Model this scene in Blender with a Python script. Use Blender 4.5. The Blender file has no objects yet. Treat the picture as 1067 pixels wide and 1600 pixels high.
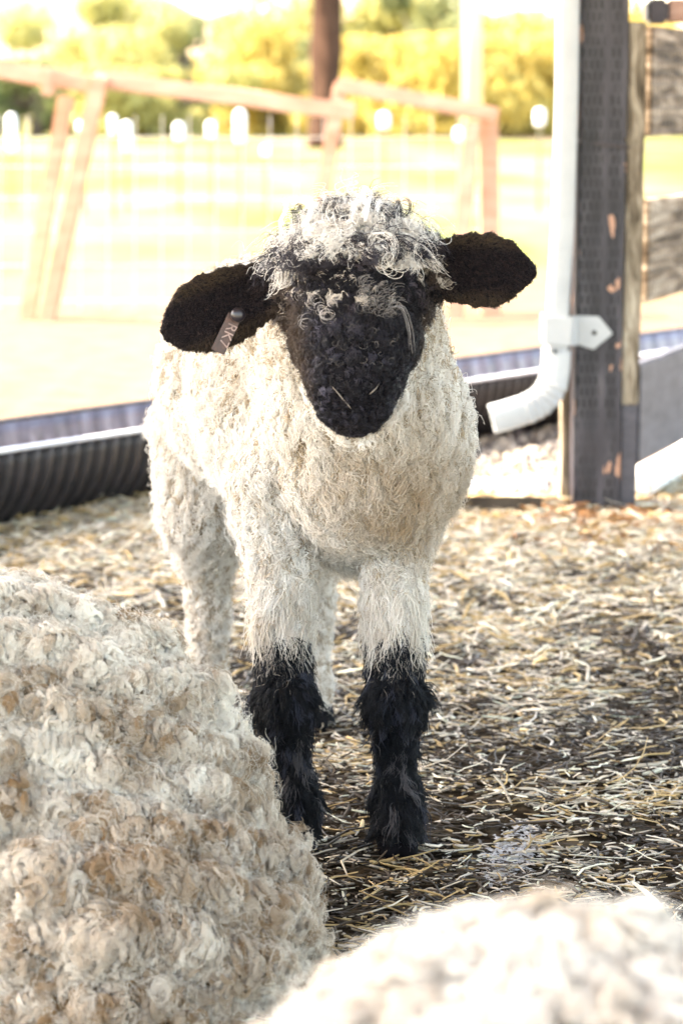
import bpy, bmesh, math, random
import numpy as np
from mathutils import Vector, Matrix, noise, kdtree
from mathutils.bvhtree import BVHTree

R = math.radians
rng = np.random.default_rng(7)
random.seed(7)
sc = bpy.context.scene
C = sc.collection

# ------------------------------------------------------------------ camera
CAM_H = 0.70; PITCH = R(9.5); FPX = 3778.0
cam_d = bpy.data.cameras.new('camera'); cam = bpy.data.objects.new('camera', cam_d); C.objects.link(cam)
cam.location = (0, 0, CAM_H); cam.rotation_euler = (math.pi/2 - PITCH, 0, 0)
cam_d.sensor_fit = 'VERTICAL'; cam_d.sensor_height = 36; cam_d.sensor_width = 24; cam_d.lens = 85
cam_d.clip_start = 0.05; cam_d.clip_end = 2000
cam_d.dof.use_dof = True; cam_d.dof.focus_distance = 2.2; cam_d.dof.aperture_fstop = 7.5
sc.camera = cam
# ------------------------------------------------------------------ light
SUN_EL, SUN_AZ = 50, -84        # azimuth measured from +Y towards +X
w = bpy.data.worlds.new('World'); sc.world = w; w.use_nodes = True
nt = w.node_tree; nt.nodes.clear()
sky = nt.nodes.new('ShaderNodeTexSky'); sky.sky_type = 'NISHITA'; sky.sun_disc = False
sky.sun_elevation = R(SUN_EL); sky.sun_rotation = R(SUN_AZ); sky.dust_density = 2.0; sky.ozone_density = 0.6
bg = nt.nodes.new('ShaderNodeBackground'); bg.inputs[1].default_value = 0.15
wo = nt.nodes.new('ShaderNodeOutputWorld')
nt.links.new(sky.outputs[0], bg.inputs[0]); nt.links.new(bg.outputs[0], wo.inputs[0])
sd = bpy.data.lights.new('sun', 'SUN'); sd.energy = 2.2; sd.angle = R(0.5); sd.color = (1, .94, .84)
sun = bpy.data.objects.new('sun', sd); C.objects.link(sun)
sv = Vector((math.sin(R(SUN_AZ))*math.cos(R(SUN_EL)), math.cos(R(SUN_AZ))*math.cos(R(SUN_EL)), math.sin(R(SUN_EL))))
sun.rotation_euler = sv.to_track_quat('Z', 'Y').to_euler()
sc.view_settings.view_transform = 'Standard'; sc.view_settings.look = 'None'
sc.view_settings.exposure = 3.6
sc.view_settings.use_white_balance = True; sc.view_settings.white_balance_temperature = 8000; sc.view_settings.white_balance_tint = 10
sc.view_settings.gamma = 1.0
sc.cycles.max_bounces = 8; sc.cycles.diffuse_bounces = 2; sc.cycles.transparent_max_bounces = 8
sc.cycles.use_denoising = True; sc.cycles.denoising_prefilter = 'ACCURATE'

# ------------------------------------------------------------------ helpers
def pix(u, v, y=None, z=None):
    """place measured in the photo: at depth y, or on height z"""
    a = (u-533.5)/FPX; b = -(v-800)/FPX
    Y = math.cos(PITCH)+b*math.sin(PITCH); Z = -math.sin(PITCH)+b*math.cos(PITCH)
    t = y/Y if y is not None else (z-CAM_H)/Z
    return Vector((a*t, Y*t, CAM_H+Z*t))

def tag(o, label=None, cat=None, group=None, kind=None):
    if label: o['label'] = label
    if cat: o['category'] = cat
    if group: o['group'] = group
    if kind: o['kind'] = kind
    return o
def empty(name, loc=(0, 0, 0), rz=0):
    o = bpy.data.objects.new(name, None); C.objects.link(o); o.location = loc; o.rotation_euler = (0, 0, rz)
    return o
def mesh_obj(name, verts, faces, mat, parent=None, smooth=False, uv=None):
    me = bpy.data.meshes.new(name)
    me.from_pydata([tuple(v) for v in verts], [], faces); me.update()
    if smooth: me.polygons.foreach_set('use_smooth', [True]*len(me.polygons))
    if mat: me.materials.append(mat)
    o = bpy.data.objects.new(name, me); C.objects.link(o)
    if parent: o.parent = parent
    return o
def bm_obj(name, bm, mat, parent=None, smooth=False):
    me = bpy.data.meshes.new(name); bm.to_mesh(me); bm.free()
    if smooth: me.polygons.foreach_set('use_smooth', [True]*len(me.polygons))
    if mat: me.materials.append(mat)
    o = bpy.data.objects.new(name, me); C.objects.link(o)
    if parent: o.parent = parent
    return o
def add_beam(bm, a, b, wd, th, up=(0, 0, 1), bev=.003, segs=1, wob=0):
    """box from a to b; wd across, th along up"""
    a = Vector(a); b = Vector(b); d = (b-a); L = d.length; d.normalize()
    upv = Vector(up); s = d.cross(upv).normalized(); upv = s.cross(d).normalized()
    m = Matrix((s, d, upv)).transposed().to_4x4(); m.translation = (a+b)/2
    r = bmesh.ops.create_cube(bm, size=1)
    for v in r['verts']: v.co = Vector((v.co.x*wd, v.co.y*L, v.co.z*th))
    es = list({e for v in r['verts'] for e in v.link_edges})
    vs = r['verts']
    if segs > 1:
        le = [e for e in es if abs((e.verts[0].co-e.verts[1].co).y) > L*.9]
        rr = bmesh.ops.subdivide_edges(bm, edges=le, cuts=segs-1)
        vs = list({v for e in le for v in e.verts} | {x for x in rr['geom'] if isinstance(x, bmesh.types.BMVert)} | set(vs))
    if bev:
        es = [e for e in {e for v in vs if v.is_valid for e in v.link_edges} if len(e.link_faces) == 2 and e.calc_face_angle(0) > .5]
        rr = bmesh.ops.bevel(bm, geom=es, offset=bev, segments=2, affect='EDGES')
        vs = list({v for f in rr['faces'] for v in f.verts} | {v for v in vs if v.is_valid})
        done = set(vs)
    vs = [v for v in set(vs) if v.is_valid]
    for v in vs:
        if wob:
            n = noise.noise_vector(v.co*6+Vector((a.x*9, a.y*7, a.z*5)))
            v.co += Vector((n.x, 0, n.z))*wob
        v.co = m @ v.co
def tube(path, rad, n=8, cap=True, sx=1.0, ref=(0, 1, 0)):
    """loft along path; rad scalar/list; returns verts, faces"""
    P = [Vector(p) for p in path]; V = []; F = []
    if not hasattr(rad, '__len__'): rad = [rad]*len(P)
    for i, p in enumerate(P):
        d = (P[min(i+1, len(P)-1)]-P[max(i-1, 0)]).normalized()
        rf = Vector(ref)
        if abs(rf.dot(d)) > .95: rf = Vector((1, 0, 0))
        s = d.cross(rf).normalized(); u = s.cross(d)
        for k in range(n):
            a = 2*math.pi*k/n
            V.append(p+s*math.cos(a)*rad[i]*sx+u*math.sin(a)*rad[i])
    for i in range(len(P)-1):
        for k in range(n):
            F.append((i*n+k, i*n+(k+1) % n, (i+1)*n+(k+1) % n, (i+1)*n+k))
    if cap:
        F.append(tuple(range(n))[::-1]); F.append(tuple((len(P)-1)*n+k for k in range(n)))
    return V, F
class MB:
    def __init__(s): s.v = []; s.f = []
    def add(s, vf):
        b = len(s.v); s.v += list(vf[0]); s.f += [tuple(i+b for i in f) for f in vf[1]]
        return s
    def build(s, name, mat, parent=None, smooth=False): return mesh_obj(name, s.v, s.f, mat, parent, smooth)

# ------------------------------------------------------------------ materials
def newmat(name):
    m = bpy.data.materials.new(name); m.use_nodes = True; n = m.node_tree
    b = n.nodes['Principled BSDF']; return m, n, b
def nd(n, t, **k):
    x = n.nodes.new(t)
    for a, v in k.items():
        if isinstance(a, str) and hasattr(x, a): setattr(x, a, v)
    return x
def ramp(n, src, stops):
    r = n.nodes.new('ShaderNodeValToRGB'); e = r.color_ramp.elements
    while len(e) > 1: e.remove(e[-1])
    e[0].position = stops[0][0]; e[0].color = (*stops[0][1], 1)
    for p, c in stops[1:]:
        q = e.new(p); q.color = (*c, 1)
    n.links.new(src, r.inputs[0]); return r.outputs[0]
def noisy(name, stops, scale=10, rough=.8, stretch=(1, 1, 1), bump=.3, bscale=60, dist=0.0, detail=6, metallic=0, bdist=.004):
    m, n, b = newmat(name)
    tc = n.nodes.new('ShaderNodeTexCoord'); mp = n.nodes.new('ShaderNodeMapping'); mp.inputs['Scale'].default_value = stretch
    n.links.new(tc.outputs['Object'], mp.inputs[0])
    t = n.nodes.new('ShaderNodeTexNoise'); t.inputs['Scale'].default_value = scale; t.inputs['Detail'].default_value = detail
    t.inputs['Distortion'].default_value = dist; t.inputs['Roughness'].default_value = .65
    n.links.new(mp.outputs[0], t.inputs['Vector'])
    n.links.new(ramp(n, t.outputs[0], stops), b.inputs['Base Color'])
    b.inputs['Roughness'].default_value = rough; b.inputs['Metallic'].default_value = metallic; b.inputs['Specular IOR Level'].default_value = .5 if rough < .7 else .15
    if bump:
        t2 = n.nodes.new('ShaderNodeTexNoise'); t2.inputs['Scale'].default_value = bscale; t2.inputs['Detail'].default_value = 5
        n.links.new(mp.outputs[0], t2.inputs['Vector'])
        bp = n.nodes.new('ShaderNodeBump'); bp.inputs['Strength'].default_value = bump; bp.inputs['Distance'].default_value = bdist
        n.links.new(t2.outputs[0], bp.inputs['Height']); n.links.new(bp.outputs[0], b.inputs['Normal'])
    return m
def hair_mat(name, attr='tint', transl=.25, rough=.6, spec=.3):
    m, n, b = newmat(name)
    a = n.nodes.new('ShaderNodeAttribute'); a.attribute_name = attr
    n.links.new(a.outputs['Color'], b.inputs['Base Color'])
    b.inputs['Roughness'].default_value = rough
    b.inputs['Specular IOR Level'].default_value = spec
    if transl:
        tr = n.nodes.new('ShaderNodeBsdfTranslucent'); n.links.new(a.outputs['Color'], tr.inputs[0])
        mx = n.nodes.new('ShaderNodeMixShader'); mx.inputs[0].default_value = transl
        o = n.nodes['Material Output']
        n.links.new(b.outputs[0], mx.inputs[1]); n.links.new(tr.outputs[0], mx.inputs[2]); n.links.new(mx.outputs[0], o.inputs[0])
    return m
M = {}
M['wool'] = hair_mat('wool_fibre', transl=.22, spec=.2)
M['black_hair'] = hair_mat('dark_hair', transl=.05, rough=.55, spec=.18)
M['face_hair'] = hair_mat('face_wool', transl=.05, rough=.42, spec=.30)
M['skin'] = hair_mat('lamb_skin', transl=0, rough=.85, spec=.1)
M['straw'] = hair_mat('straw_blades', transl=.15, rough=.55, spec=.35)
M['leaf'] = hair_mat('leaves', transl=.35, rough=.6, spec=.2)

# ------------------------------------------------------------------ noise for arrays
def vnoise(P, s, seed=0):
    off = Vector((seed*13.7, seed*5.1, seed*9.3))
    return np.array([noise.noise(Vector(p)*s+off) for p in P])
def smooth01(x, a, b):
    t = np.clip((x-a)/(b-a), 0, 1); return t*t*(3-2*t)
def nrm(a):
    return a/np.maximum(np.linalg.norm(a, axis=-1, keepdims=True), 1e-9)
def set_color(me, name, cols, domain='POINT'):
    at = me.attributes.new(name, 'FLOAT_COLOR', domain)
    c = np.ones((len(cols), 4), 'f'); c[:, :3] = cols
    at.data.foreach_set('color', c.ravel())

# ------------------------------------------------------------------ ground
EDGE0 = pix(0, 690, z=.05); 
def bank(x, y):
    # low bank of litter against the yard edge and round the post
    h = 0.014*math.exp(-((y-4.15)/.25)**2)
    h += .010*math.exp(-(((x-.37)/.10)**2+((y-4.02)/.14)**2))
    return h
def gh(x, y):
    n = noise.noise(Vector((x*3, y*3, 0)))*.008+noise.noise(Vector((x*14, y*14, 3)))*.004+noise.noise(Vector((x*45, y*45, 7)))*.0022
    f = 1 if y < 6 else max(0, 1-(y-6)/4)
    return n*f+bank(x, y)
def axis(lo, a, b, hi, step, g=1.28):
    xs = list(np.arange(a, b, step)); s = step; x = a; L = []
    while x > lo: s *= g; x -= s; L.append(x)
    s = step; x = xs[-1]; H = []
    while x < hi: s *= g; x += s; H.append(x)
    return L[::-1]+xs+H
xs = axis(-700, -.9, .95, 700, .0125); ys = axis(-30, 1.0, 5.6, 900, .0125)
gv = [(x, y, gh(x, y)) for y in ys for x in xs]
nx = len(xs)
gf = [(j*nx+i, j*nx+i+1, (j+1)*nx+i+1, (j+1)*nx+i) for j in range(len(ys)-1) for i in range(nx-1)]
def ground_mat():
    m, n, b = newmat('ground_soil')
    L = n.links.new
    tc = n.nodes.new('ShaderNodeTexCoord'); sp = n.nodes.new('ShaderNodeSeparateXYZ'); L(tc.outputs['Object'], sp.inputs[0])
    def N(scale, detail=6, st=(1, 1, 1), rough=.6):
        mp = n.nodes.new('ShaderNodeMapping'); mp.inputs['Scale'].default_value = st; L(tc.outputs['Object'], mp.inputs[0])
        t = n.nodes.new('ShaderNodeTexNoise'); t.inputs['Scale'].default_value = scale; t.inputs['Detail'].default_value = detail; t.inputs['Roughness'].default_value = rough
        L(mp.outputs[0], t.inputs['Vector']); return t.outputs[0]
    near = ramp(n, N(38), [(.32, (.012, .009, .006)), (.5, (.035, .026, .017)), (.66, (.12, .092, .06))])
    yard = ramp(n, N(9), [(.3, (.14, .097, .065)), (.7, (.19, .138, .10))])
    dry = ramp(n, N(1.2, 5), [(.3, (.16, .11, .088)), (.7, (.20, .145, .118))])
    grass = ramp(n, N(3, 6), [(.3, (.095, .125, .035)), (.7, (.14, .155, .05))])
    gm = ramp(n, N(.33, 5, (1, .35, 1)), [(.40, (0, 0, 0)), (.56, (1, 1, 1))])
    mx = n.nodes.new('ShaderNodeMixRGB'); L(gm, mx.inputs[0]); L(dry, mx.inputs[1]); L(grass, mx.inputs[2])
    def mr(a, b_, add=None):
        r = n.nodes.new('ShaderNodeMapRange'); r.inputs[1].default_value = a; r.inputs[2].default_value = b_
        ad = n.nodes.new('ShaderNodeMath'); ad.operation = 'MULTIPLY_ADD'; L(N(1.5), ad.inputs[0]); ad.inputs[1].default_value = add; L(sp.outputs[1], ad.inputs[2])
        L(ad.outputs[0], r.inputs[0]); return r.outputs[0]
    m2 = n.nodes.new('ShaderNodeMixRGB'); L(mr(11, 14, 5), m2.inputs[0]); L(yard, m2.inputs[1]); L(mx.outputs[0], m2.inputs[2])
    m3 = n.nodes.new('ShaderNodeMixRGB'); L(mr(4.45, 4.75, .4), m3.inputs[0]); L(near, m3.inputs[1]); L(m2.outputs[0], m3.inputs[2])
    m4 = n.nodes.new('ShaderNodeMixRGB'); L(mr(1.1, .7, .3), m4.inputs[0]); L(m3.outputs[0], m4.inputs[1]); m4.inputs[2].default_value = (.55, .44, .30, 1); L(m4.outputs[0], b.inputs['Base Color']); b.inputs['Roughness'].default_value = 1; b.inputs['Specular IOR Level'].default_value = 0  # unseen floor around the camera made pale to bounce warm light forward
    bp = n.nodes.new('ShaderNodeBump'); bp.inputs['Strength'].default_value = .8; bp.inputs['Distance'].default_value = .006
    L(N(90, 8), bp.inputs['Height']); L(bp.outputs[0], b.inputs['Normal'])
    return m
ground = mesh_obj('ground', gv, gf, ground_mat(), smooth=True)
tag(ground, 'bare trodden soil floor running out to a dry yard and yellow green field', kind='structure')

# hills far behind
def hill(name, x0, x1, y, hfun, mat, depth=60):
    V = []; F = []; nxh = 60; nyh = 14
    for j in range(nyh+1):
        t = j/nyh
        for i in range(nxh+1):
            x = x0+(x1-x0)*i/nxh
            V.append((x, y+depth*t, hfun(x)*math.sin(min(1, t*1.1)*math.pi/2)-.5+noise.noise(Vector((x*.08, t*6, 2)))*.6*t))
    for j in range(nyh):
        for i in range(nxh):
            a = j*(nxh+1)+i; F.append((a, a+1, a+nxh+2, a+nxh+1))
    return mesh_obj(name, V, F, mat, smooth=True)
hm = noisy('dry_hillside', [(.35, (.24, .17, .12)), (.6, (.36, .26, .18)), (.8, (.20, .22, .09))], scale=.12, rough=1, bump=0)
def hf(x):
    return 4+13*math.exp(-((x+30)/17)**2)+7.5*math.exp(-((x-3)/9)**2)+5.5*math.exp(-((x-30)/12)**2)+noise.noise(Vector((x*.1, 0, 0)))*.8
tag(hill('hillside', -160, 160, 150, hf, hm), 'pinkish dry hillside rising behind the trees', kind='structure')

# ------------------------------------------------------------------ barn roof over the pen (above the frame), it shades the animals
wood_dark = noisy('roof_board', [(.3, (.16, .12, .09)), (.7, (.30, .24, .18))], scale=6, stretch=(1, 8, 8))
bm = bmesh.new()
add_beam(bm, (-2.95, .96, 2.75), (7, .96, 2.75), 6.52, .03, bev=0)
for k in range(15):
    add_beam(bm, (-2.9+k*.7, -2.25, 2.675), (-3.2+k*.7, 4.16, 2.675), .045, .115, bev=0)
roof = bm_obj('barn_roof', bm, wood_dark)
tag(roof, 'boarded shed roof over the pen', kind='structure')

# ------------------------------------------------------------------ SDF-ish body building: union of round cones, voxel remeshed to one mesh
def ellip(c, r, rot=None, n=20):
    bm = bmesh.new(); bmesh.ops.create_uvsphere(bm, u_segments=n, v_segments=n//2+2, radius=1)
    m = (rot.to_matrix().to_4x4() if rot else Matrix())
    for v in bm.verts: v.co = m @ Vector((v.co.x*r[0], v.co.y*r[1], v.co.z*r[2]))+Vector(c)
    V = [v.co.copy() for v in bm.verts]; F = [tuple(v.index for v in f.verts) for f in bm.faces]; bm.free(); return V, F
def cone(a, b, ra, rb, n=16):
    a = Vector(a); b = Vector(b); P = []; Q = []
    m = 8
    P.append(a-(b-a).normalized()*ra*.98); Q.append(ra*.15)
    P.append(a-(b-a).normalized()*ra*.7); Q.append(ra*.72)
    for i in range(m+1):
        t = i/m; P.append(a.lerp(b, t)); Q.append(ra+(rb-ra)*t)
    P.append(b+(b-a).normalized()*rb*.7); Q.append(rb*.72)
    P.append(b+(b-a).normalized()*rb*.98); Q.append(rb*.15)
    return tube(P, Q, n)
def chainc(pts, radii):
    mb = MB()
    for i in range(len(pts)-1): mb.add(cone(pts[i], pts[i+1], radii[i], radii[i+1]))
    return mb.v, mb.f
def remeshed(name, mb, voxel, smooth_it=6, fac=.6):
    o = mesh_obj('tmp', mb.v, mb.f, None)
    r = o.modifiers.new('r', 'REMESH'); r.mode = 'VOXEL'; r.voxel_size = voxel; r.use_smooth_shade = True
    s = o.modifiers.new('s', 'SMOOTH'); s.factor = fac; s.iterations = smooth_it
    dg = bpy.context.evaluated_depsgraph_get(); dg.update()
    me = bpy.data.meshes.new_from_object(o.evaluated_get(dg)); me.name = name
    bpy.data.objects.remove(o)
    me.polygons.foreach_set('use_smooth', [True]*len(me.polygons))
    return me
def arrays(me):
    me.calc_loop_triangles()
    V = np.empty(len(me.vertices)*3); me.vertices.foreach_get('co', V); V = V.reshape(-1, 3)
    Nn = np.empty(len(me.vertices)*3); me.vertices.foreach_get('normal', Nn); Nn = Nn.reshape(-1, 3)
    T = np.empty(len(me.loop_triangles)*3, 'i'); me.loop_triangles.foreach_get('vertices', T); T = T.reshape(-1, 3)
    return V, Nn, T
def sample(V, Nn, T, n, wfun=None):
    A = V[T[:, 0]]; B = V[T[:, 1]]; D = V[T[:, 2]]
    ar = np.linalg.norm(np.cross(B-A, D-A), axis=1)/2
    if wfun is not None: ar = ar*wfun((A+B+D)/3, nrm(Nn[T].mean(1)))
    idx = rng.choice(len(T), n, p=ar/ar.sum())
    r1 = np.sqrt(rng.random(n)); r2 = rng.random(n)
    wa = (1-r1)[:, None]; wb = (r1*(1-r2))[:, None]; wc = (r1*r2)[:, None]
    p = A[idx]*wa+B[idx]*wb+D[idx]*wc
    q = nrm(Nn[T[idx, 0]]*wa+Nn[T[idx, 1]]*wb+Nn[T[idx, 2]]*wc)
    return p, q

def strands(p, n, comb, L, K=9, clumps=None, spacing=None, lay=.5, helix_r=.004, turns=1.6, clump_pull=.7,
            flyaway=.05, wave=.0012, wave_f=3.0, seed=1, droop=0.0, jit=.3, ind=.12, lenr=.4):
    """curly locks: each strand follows the curl of its lock. p,n roots; comb flow vectors; L length per strand"""
    r = np.random.default_rng(seed)
    N = len(p)
    kd = kdtree.KDTree(len(clumps))
    for i, c in enumerate(clumps): kd.insert(Vector(c), i)
    kd.balance()
    cid = np.array([kd.find(Vector(q))[1] for q in p])
    cp = clumps[cid]
    M_ = len(clumps)
    ph = r.random(M_)*2*np.pi; tw = turns*(.6+.8*r.random(M_))*np.where(r.random(M_) < .5, -1, 1)
    hr = helix_r*(.35+1.5*r.random(M_)**1.5); cl = (.75+.5*r.random(M_)); cj = r.normal(size=(M_, 3))
    fly = r.random(N) < flyaway
    comb = comb+cj[cid]*jit+r.normal(size=(N, 3))*ind
    tdir = comb-(comb*n).sum(1, keepdims=True)*n; tdir = nrm(tdir)
    axis_ = nrm(n*(1-lay)+tdir*lay)
    a1 = nrm(np.cross(axis_, n)+1e-6); a2 = np.cross(axis_, a1)
    Ls = L*cl[cid]*(1-lenr/2+lenr*r.random(N))
    Ls = np.where(fly, Ls*1.25, Ls)
    pull = np.where(fly, clump_pull*.2, clump_pull)*(.85+.3*r.random(N))
    pull = np.clip(pull, 0, .97)
    wp = r.random((N, 2))*6.28; wr = wave*(.4+1.2*r.random(N)); wr = np.where(fly, wr*2.5, wr)
    pts = np.empty((N, K, 3))
    for k in range(K):
        s = k/(K-1)
        # lift rises at the root then bends over
        adv = n*(Ls*(1-lay)*(s-.35*s*s))[:, None]+tdir*(Ls*lay*s**1.35)[:, None]
        ang = ph[cid]+tw[cid]*2*np.pi*s
        hx = (hr[cid]*min(1, s*2.2)*(1-.25*s))
        hel = (a1*np.cos(ang)[:, None]+a2*np.sin(ang)[:, None])*hx[:, None]
        hel0 = 0
        root = p+(cp-p)*(pull*(s**.6))[:, None]
        q = root+adv+hel
        w1 = np.sin(wp[:, 0]+wave_f*6.28*s)-np.sin(wp[:, 0]); w2 = np.sin(wp[:, 1]+wave_f*5.1*s)-np.sin(wp[:, 1])
        q = q+a1*(wr*w1*s**.5)[:, None]+a2*(wr*w2*s**.5)[:, None]
        q[:, 2] -= droop*Ls*s*s
        pts[:, k] = q
    return pts, cid, fly

def hair_obj(name, pts, rad, cols, mat, parent=None, taper=.35):
    N, K, _ = pts.shape
    hc = bpy.data.hair_curves.new(name); hc.add_curves([K]*N)
    hc.points.foreach_set('position', pts.astype('f').ravel())
    ra = hc.attributes.get('radius') or hc.attributes.new('radius', 'FLOAT', 'POINT')
    s = np.linspace(0, 1, K)
    rr = (np.asarray(rad).reshape(-1, 1)*np.ones((N, 1)))*(1-(1-taper)*s**2)[None]
    ra.data.foreach_set('value', rr.astype('f').ravel())
    at = hc.attributes.new('tint', 'FLOAT_COLOR', 'CURVE')
    c = np.ones((N, 4), 'f'); c[:, :3] = np.clip(cols, 0, .95); at.data.foreach_set('color', c.ravel())
    hc.materials.append(mat)
    o = bpy.data.objects.new(name, hc); C.objects.link(o)
    if parent: o.parent = parent
    return o
def pick(p, spacing_n, r=rng):
    return p[r.choice(len(p), spacing_n, replace=False)]

# ================================================================== LAMB
def lamb():
    mb = MB()
    # barrel
    mb.add(ellip((.018, 2.315, .385), (.104, .10, .118)))
    mb.add(ellip((-.040, 2.42, .418), (.108, .12, .126)))
    mb.add(ellip((-.070, 2.42, .49), (.072, .10, .058)))
    mb.add(ellip((-.030, 2.32, .50), (.072, .08, .060)))
    mb.add(ellip((-.086, 2.52, .425), (.100, .11, .118)))
    mb.add(ellip((-.098, 2.61, .405), (.084, .10, .112)))
    mb.add(ellip((.018, 2.25, .43), (.085, .07, .09)))
    mb.add(ellip((.02, 2.25, .365), (.075, .06, .07)))
    # neck
    mb.add(chainc([(.010, 2.30, .45), (.010, 2.21, .51), (.012, 2.155, .545)], [.092, .074, .056]))
    HEAD0 = len(mb.v)
    # head: skull, brow, cheeks, muzzle, jaw
    mb.add(ellip((.020, 2.120, .552), (.049, .052, .047)))
    mb.add(chainc([(.020, 2.098, .540), (.020, 2.060, .500), (.019, 2.030, .466)], [.046, .043, .034]))
    mb.add(chainc([(.020, 2.112, .520), (.020, 2.072, .472), (.019, 2.045, .452)], [.044, .038, .028]))
    for s in (-1, 1):
        mb.add(ellip((.020+s*.033, 2.088, .538), (.016, .018, .017)))     # brow / orbit
        mb.add(ellip((.020+s*.028, 2.096, .500), (.020, .026, .028)))     # cheek
        mb.add(ellip((.019+s*.013, 2.020, .453), (.0145, .015, .016)))     # lip
    mb.add(ellip((.019, 2.011, .465), (.020, .014, .014)))                # nose pad
    mb.add(ellip((.019, 2.034, .440), (.013, .015, .011)))                # chin
    HV = len(mb.v)
    for v_ in mb.v[HEAD0:HV]: v_.x = .012+(v_.x-.020)*1.10
    # front legs: shoulder, knee (carpus), cannon, fetlock, hoof
    for X, dx, fy in ((-.058, .014, 2.225), (.050, .003, 2.215)):
        mb.add(chainc([(X*1.05, 2.29, .345), (X*1.0, 2.265, .265), (X+dx*.3, 2.238, .165), (X+dx*.7, 2.235, .085), (X+dx, 2.232, .050), (X+dx, fy, .028)],
                      [.047, .026, .0205, .0135, .0185, .016]))
        mb.add(ellip((X+dx*.3, 2.230, .148), (.0255, .025, .028)))
        for s in (-1, 1): mb.add(chainc([(X+dx+s*.008, fy+.004, .028), (X+dx+s*.010, fy-.014, .008)], [.011, .0105], ))
    # hind legs: thigh, stifle, hock, cannon, hoof
    for X, s in ((-.152, -1), (-.034, 1)):
        mb.add(chainc([(X*.9+(-.09)*.1, 2.66, .36), (X, 2.62, .265), (X, 2.70, .175), (X, 2.695, .08), (X, 2.685, .045), (X, 2.675, .026)],
                      [.060, .045, .023, .016, .018, .015]))
        for q in (-1, 1): mb.add(chainc([(X+q*.008, 2.675, .026), (X+q*.010, 2.66, .008)], [.011, .0105]))
    # tail
    mb.add(chainc([(-.11, 2.74, .45), (-.12, 2.77, .38), (-.12, 2.775, .30)], [.02, .016, .01]))
    # ears: cupped leaf shapes, 7 mm thick
    def ear(base, tip, up, wid, sag, ex=.62):
        base = Vector(base); tip = Vector(tip); d = tip-base; Ld = d.length; d.normalize()
        upv = Vector(up); upv = (upv-upv.dot(d)*d).normalized(); f = d.cross(upv).normalized()
        if f.y > 0: f = -f
        V = []; F = []; n = 14; m = 12
        for i in range(n+1):
            t = i/n
            wdt = wid*(.62+.38*math.sin(min(1, t/.55)*math.pi/2)) if t < .55 else wid*max(0.0, 1-((t-.55)/.46)**1.9)**ex
            th = .0058*(1-.25*t)
            cen = base+d*Ld*t+upv*(-sag*t*t)
            for k in range(m):
                a = 2*math.pi*k/m
                x = math.cos(a)*wdt; yy = math.sin(a)*th
                cup = .35*wdt*((x/wdt)**2 if wdt > 1e-6 else 0)
                V.append(cen+upv*x+f*(yy+cup*.8))
        for i in range(n):
            for k in range(m): F.append((i*m+k, i*m+(k+1) % m, (i+1)*m+(k+1) % m, (i+1)*m+k))
        F.append(tuple(range(m))[::-1]); F.append(tuple(n*m+k for k in range(m)))
        return V, F
    EARL = (pix(430, 446, y=2.13), pix(254, 520, y=2.11)); EARR = (pix(664, 420, y=2.13), pix(838, 424, y=2.11))
    mb.add(ear(EARL[0], EARL[1], (-.35, .15, 1), .0350, 0.002))
    mb.add(ear(EARR[0], EARR[1], (0, .15, 1), .0335, .000, .85))
    for e, sx in ((EARL, 1), (EARR, -1)):
        mb.add(cone(e[0].lerp(e[1], .10), Vector((.020-sx*.025, 2.13, .556)), .014, .020))
    me = remeshed('lamb', mb, .0034, 5, .5)
    V, Nn, T = arrays(me)
    hx, hy, hz = .02, 2.12, .55
    ea, eb = np.array(EARL[0]), np.array(EARL[1]); fa, fb = np.array(EARR[0]), np.array(EARR[1])
    def regions(P):
        x, y, z = P[:, 0], P[:, 1], P[:, 2]
        isear = ((x < -.052) | (x > .080)) & (y < 2.17) & (z > .452) & (z < .63) & (y < 2.165)
        head = (y < 2.150) & (z > .41) & (((x-.012)/.072)**2 < 1) | isear
        # plane between head and neck wool
        d = (y-2.12)*.75-(z-.53)*.25
        side_ = smooth01(z, .468, .525)*smooth01(np.abs(x-.012), .02, .05)
        head = isear | ((y < 2.205) & (np.abs(x-.014) < .095) & (z > .425) & ((y-2.045)*.85-(z-.50)*.55 < .046+.060*side_))
        face = head & ~isear
        topk = (z > .571-(np.abs(x-.012)*.25)) & (np.abs(x-.012) < .064) & ~isear & (y < 2.2)
        nz = np.array([noise.noise(Vector((a*70, b*70, 0))) for a, b in zip(x, y)])*.016
        legf = (z < .212+nz) & (y < 2.34)
        legh = (z < .035+nz*.5) & (y >= 2.34)
        return isear, face & ~topk, topk, legf | legh
    isear, face, topk, leg = regions(V)
    col = np.tile(np.array([.34, .26, .18]), (len(V), 1))  # skin darker than the wool, painting shade between the locks
    col[face | isear | leg] = (.005, .0045, .006)
    col[topk] = (.55, .48, .40)
    # nostrils and mouth: pressed into the mesh
    for s in (-1, 1):
        c = np.array([.011+s*.0115, 2.004, .4615])
        dv = V-c; ex = np.exp(-((dv[:, 0]*.8+s*dv[:, 2]*.6)/.0032)**2-((dv[:, 2]*.8-s*dv[:, 0]*.6)/.0065)**2-(dv[:, 1]/.02)**2)
        V[:, 1] += ex*.010
    mo = np.exp(-((V[:, 2]-(.4475+.25*np.abs(V[:, 0]-.011)))/.0018)**2)*(V[:, 1] < 2.05)*(np.abs(V[:, 0]-.011) < .03)*(V[:, 2] > .43)
    V[:, 1] += mo*.0035
    ph_ = np.exp(-((V[:, 0]-.011)/.0014)**2)*(V[:, 1] < 2.03)*(V[:, 2] > .446)*(V[:, 2] < .462)
    V[:, 1] += ph_*.003
    me.vertices.foreach_set('co', V.ravel()); me.update()
    set_color(me, 'tint', col); me.materials.append(M['skin'])
    body = bpy.data.objects.new('lamb', me); C.objects.link(body)
    tag(body, 'young black faced lamb with cream wool standing and looking at the camera', 'lamb')
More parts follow.
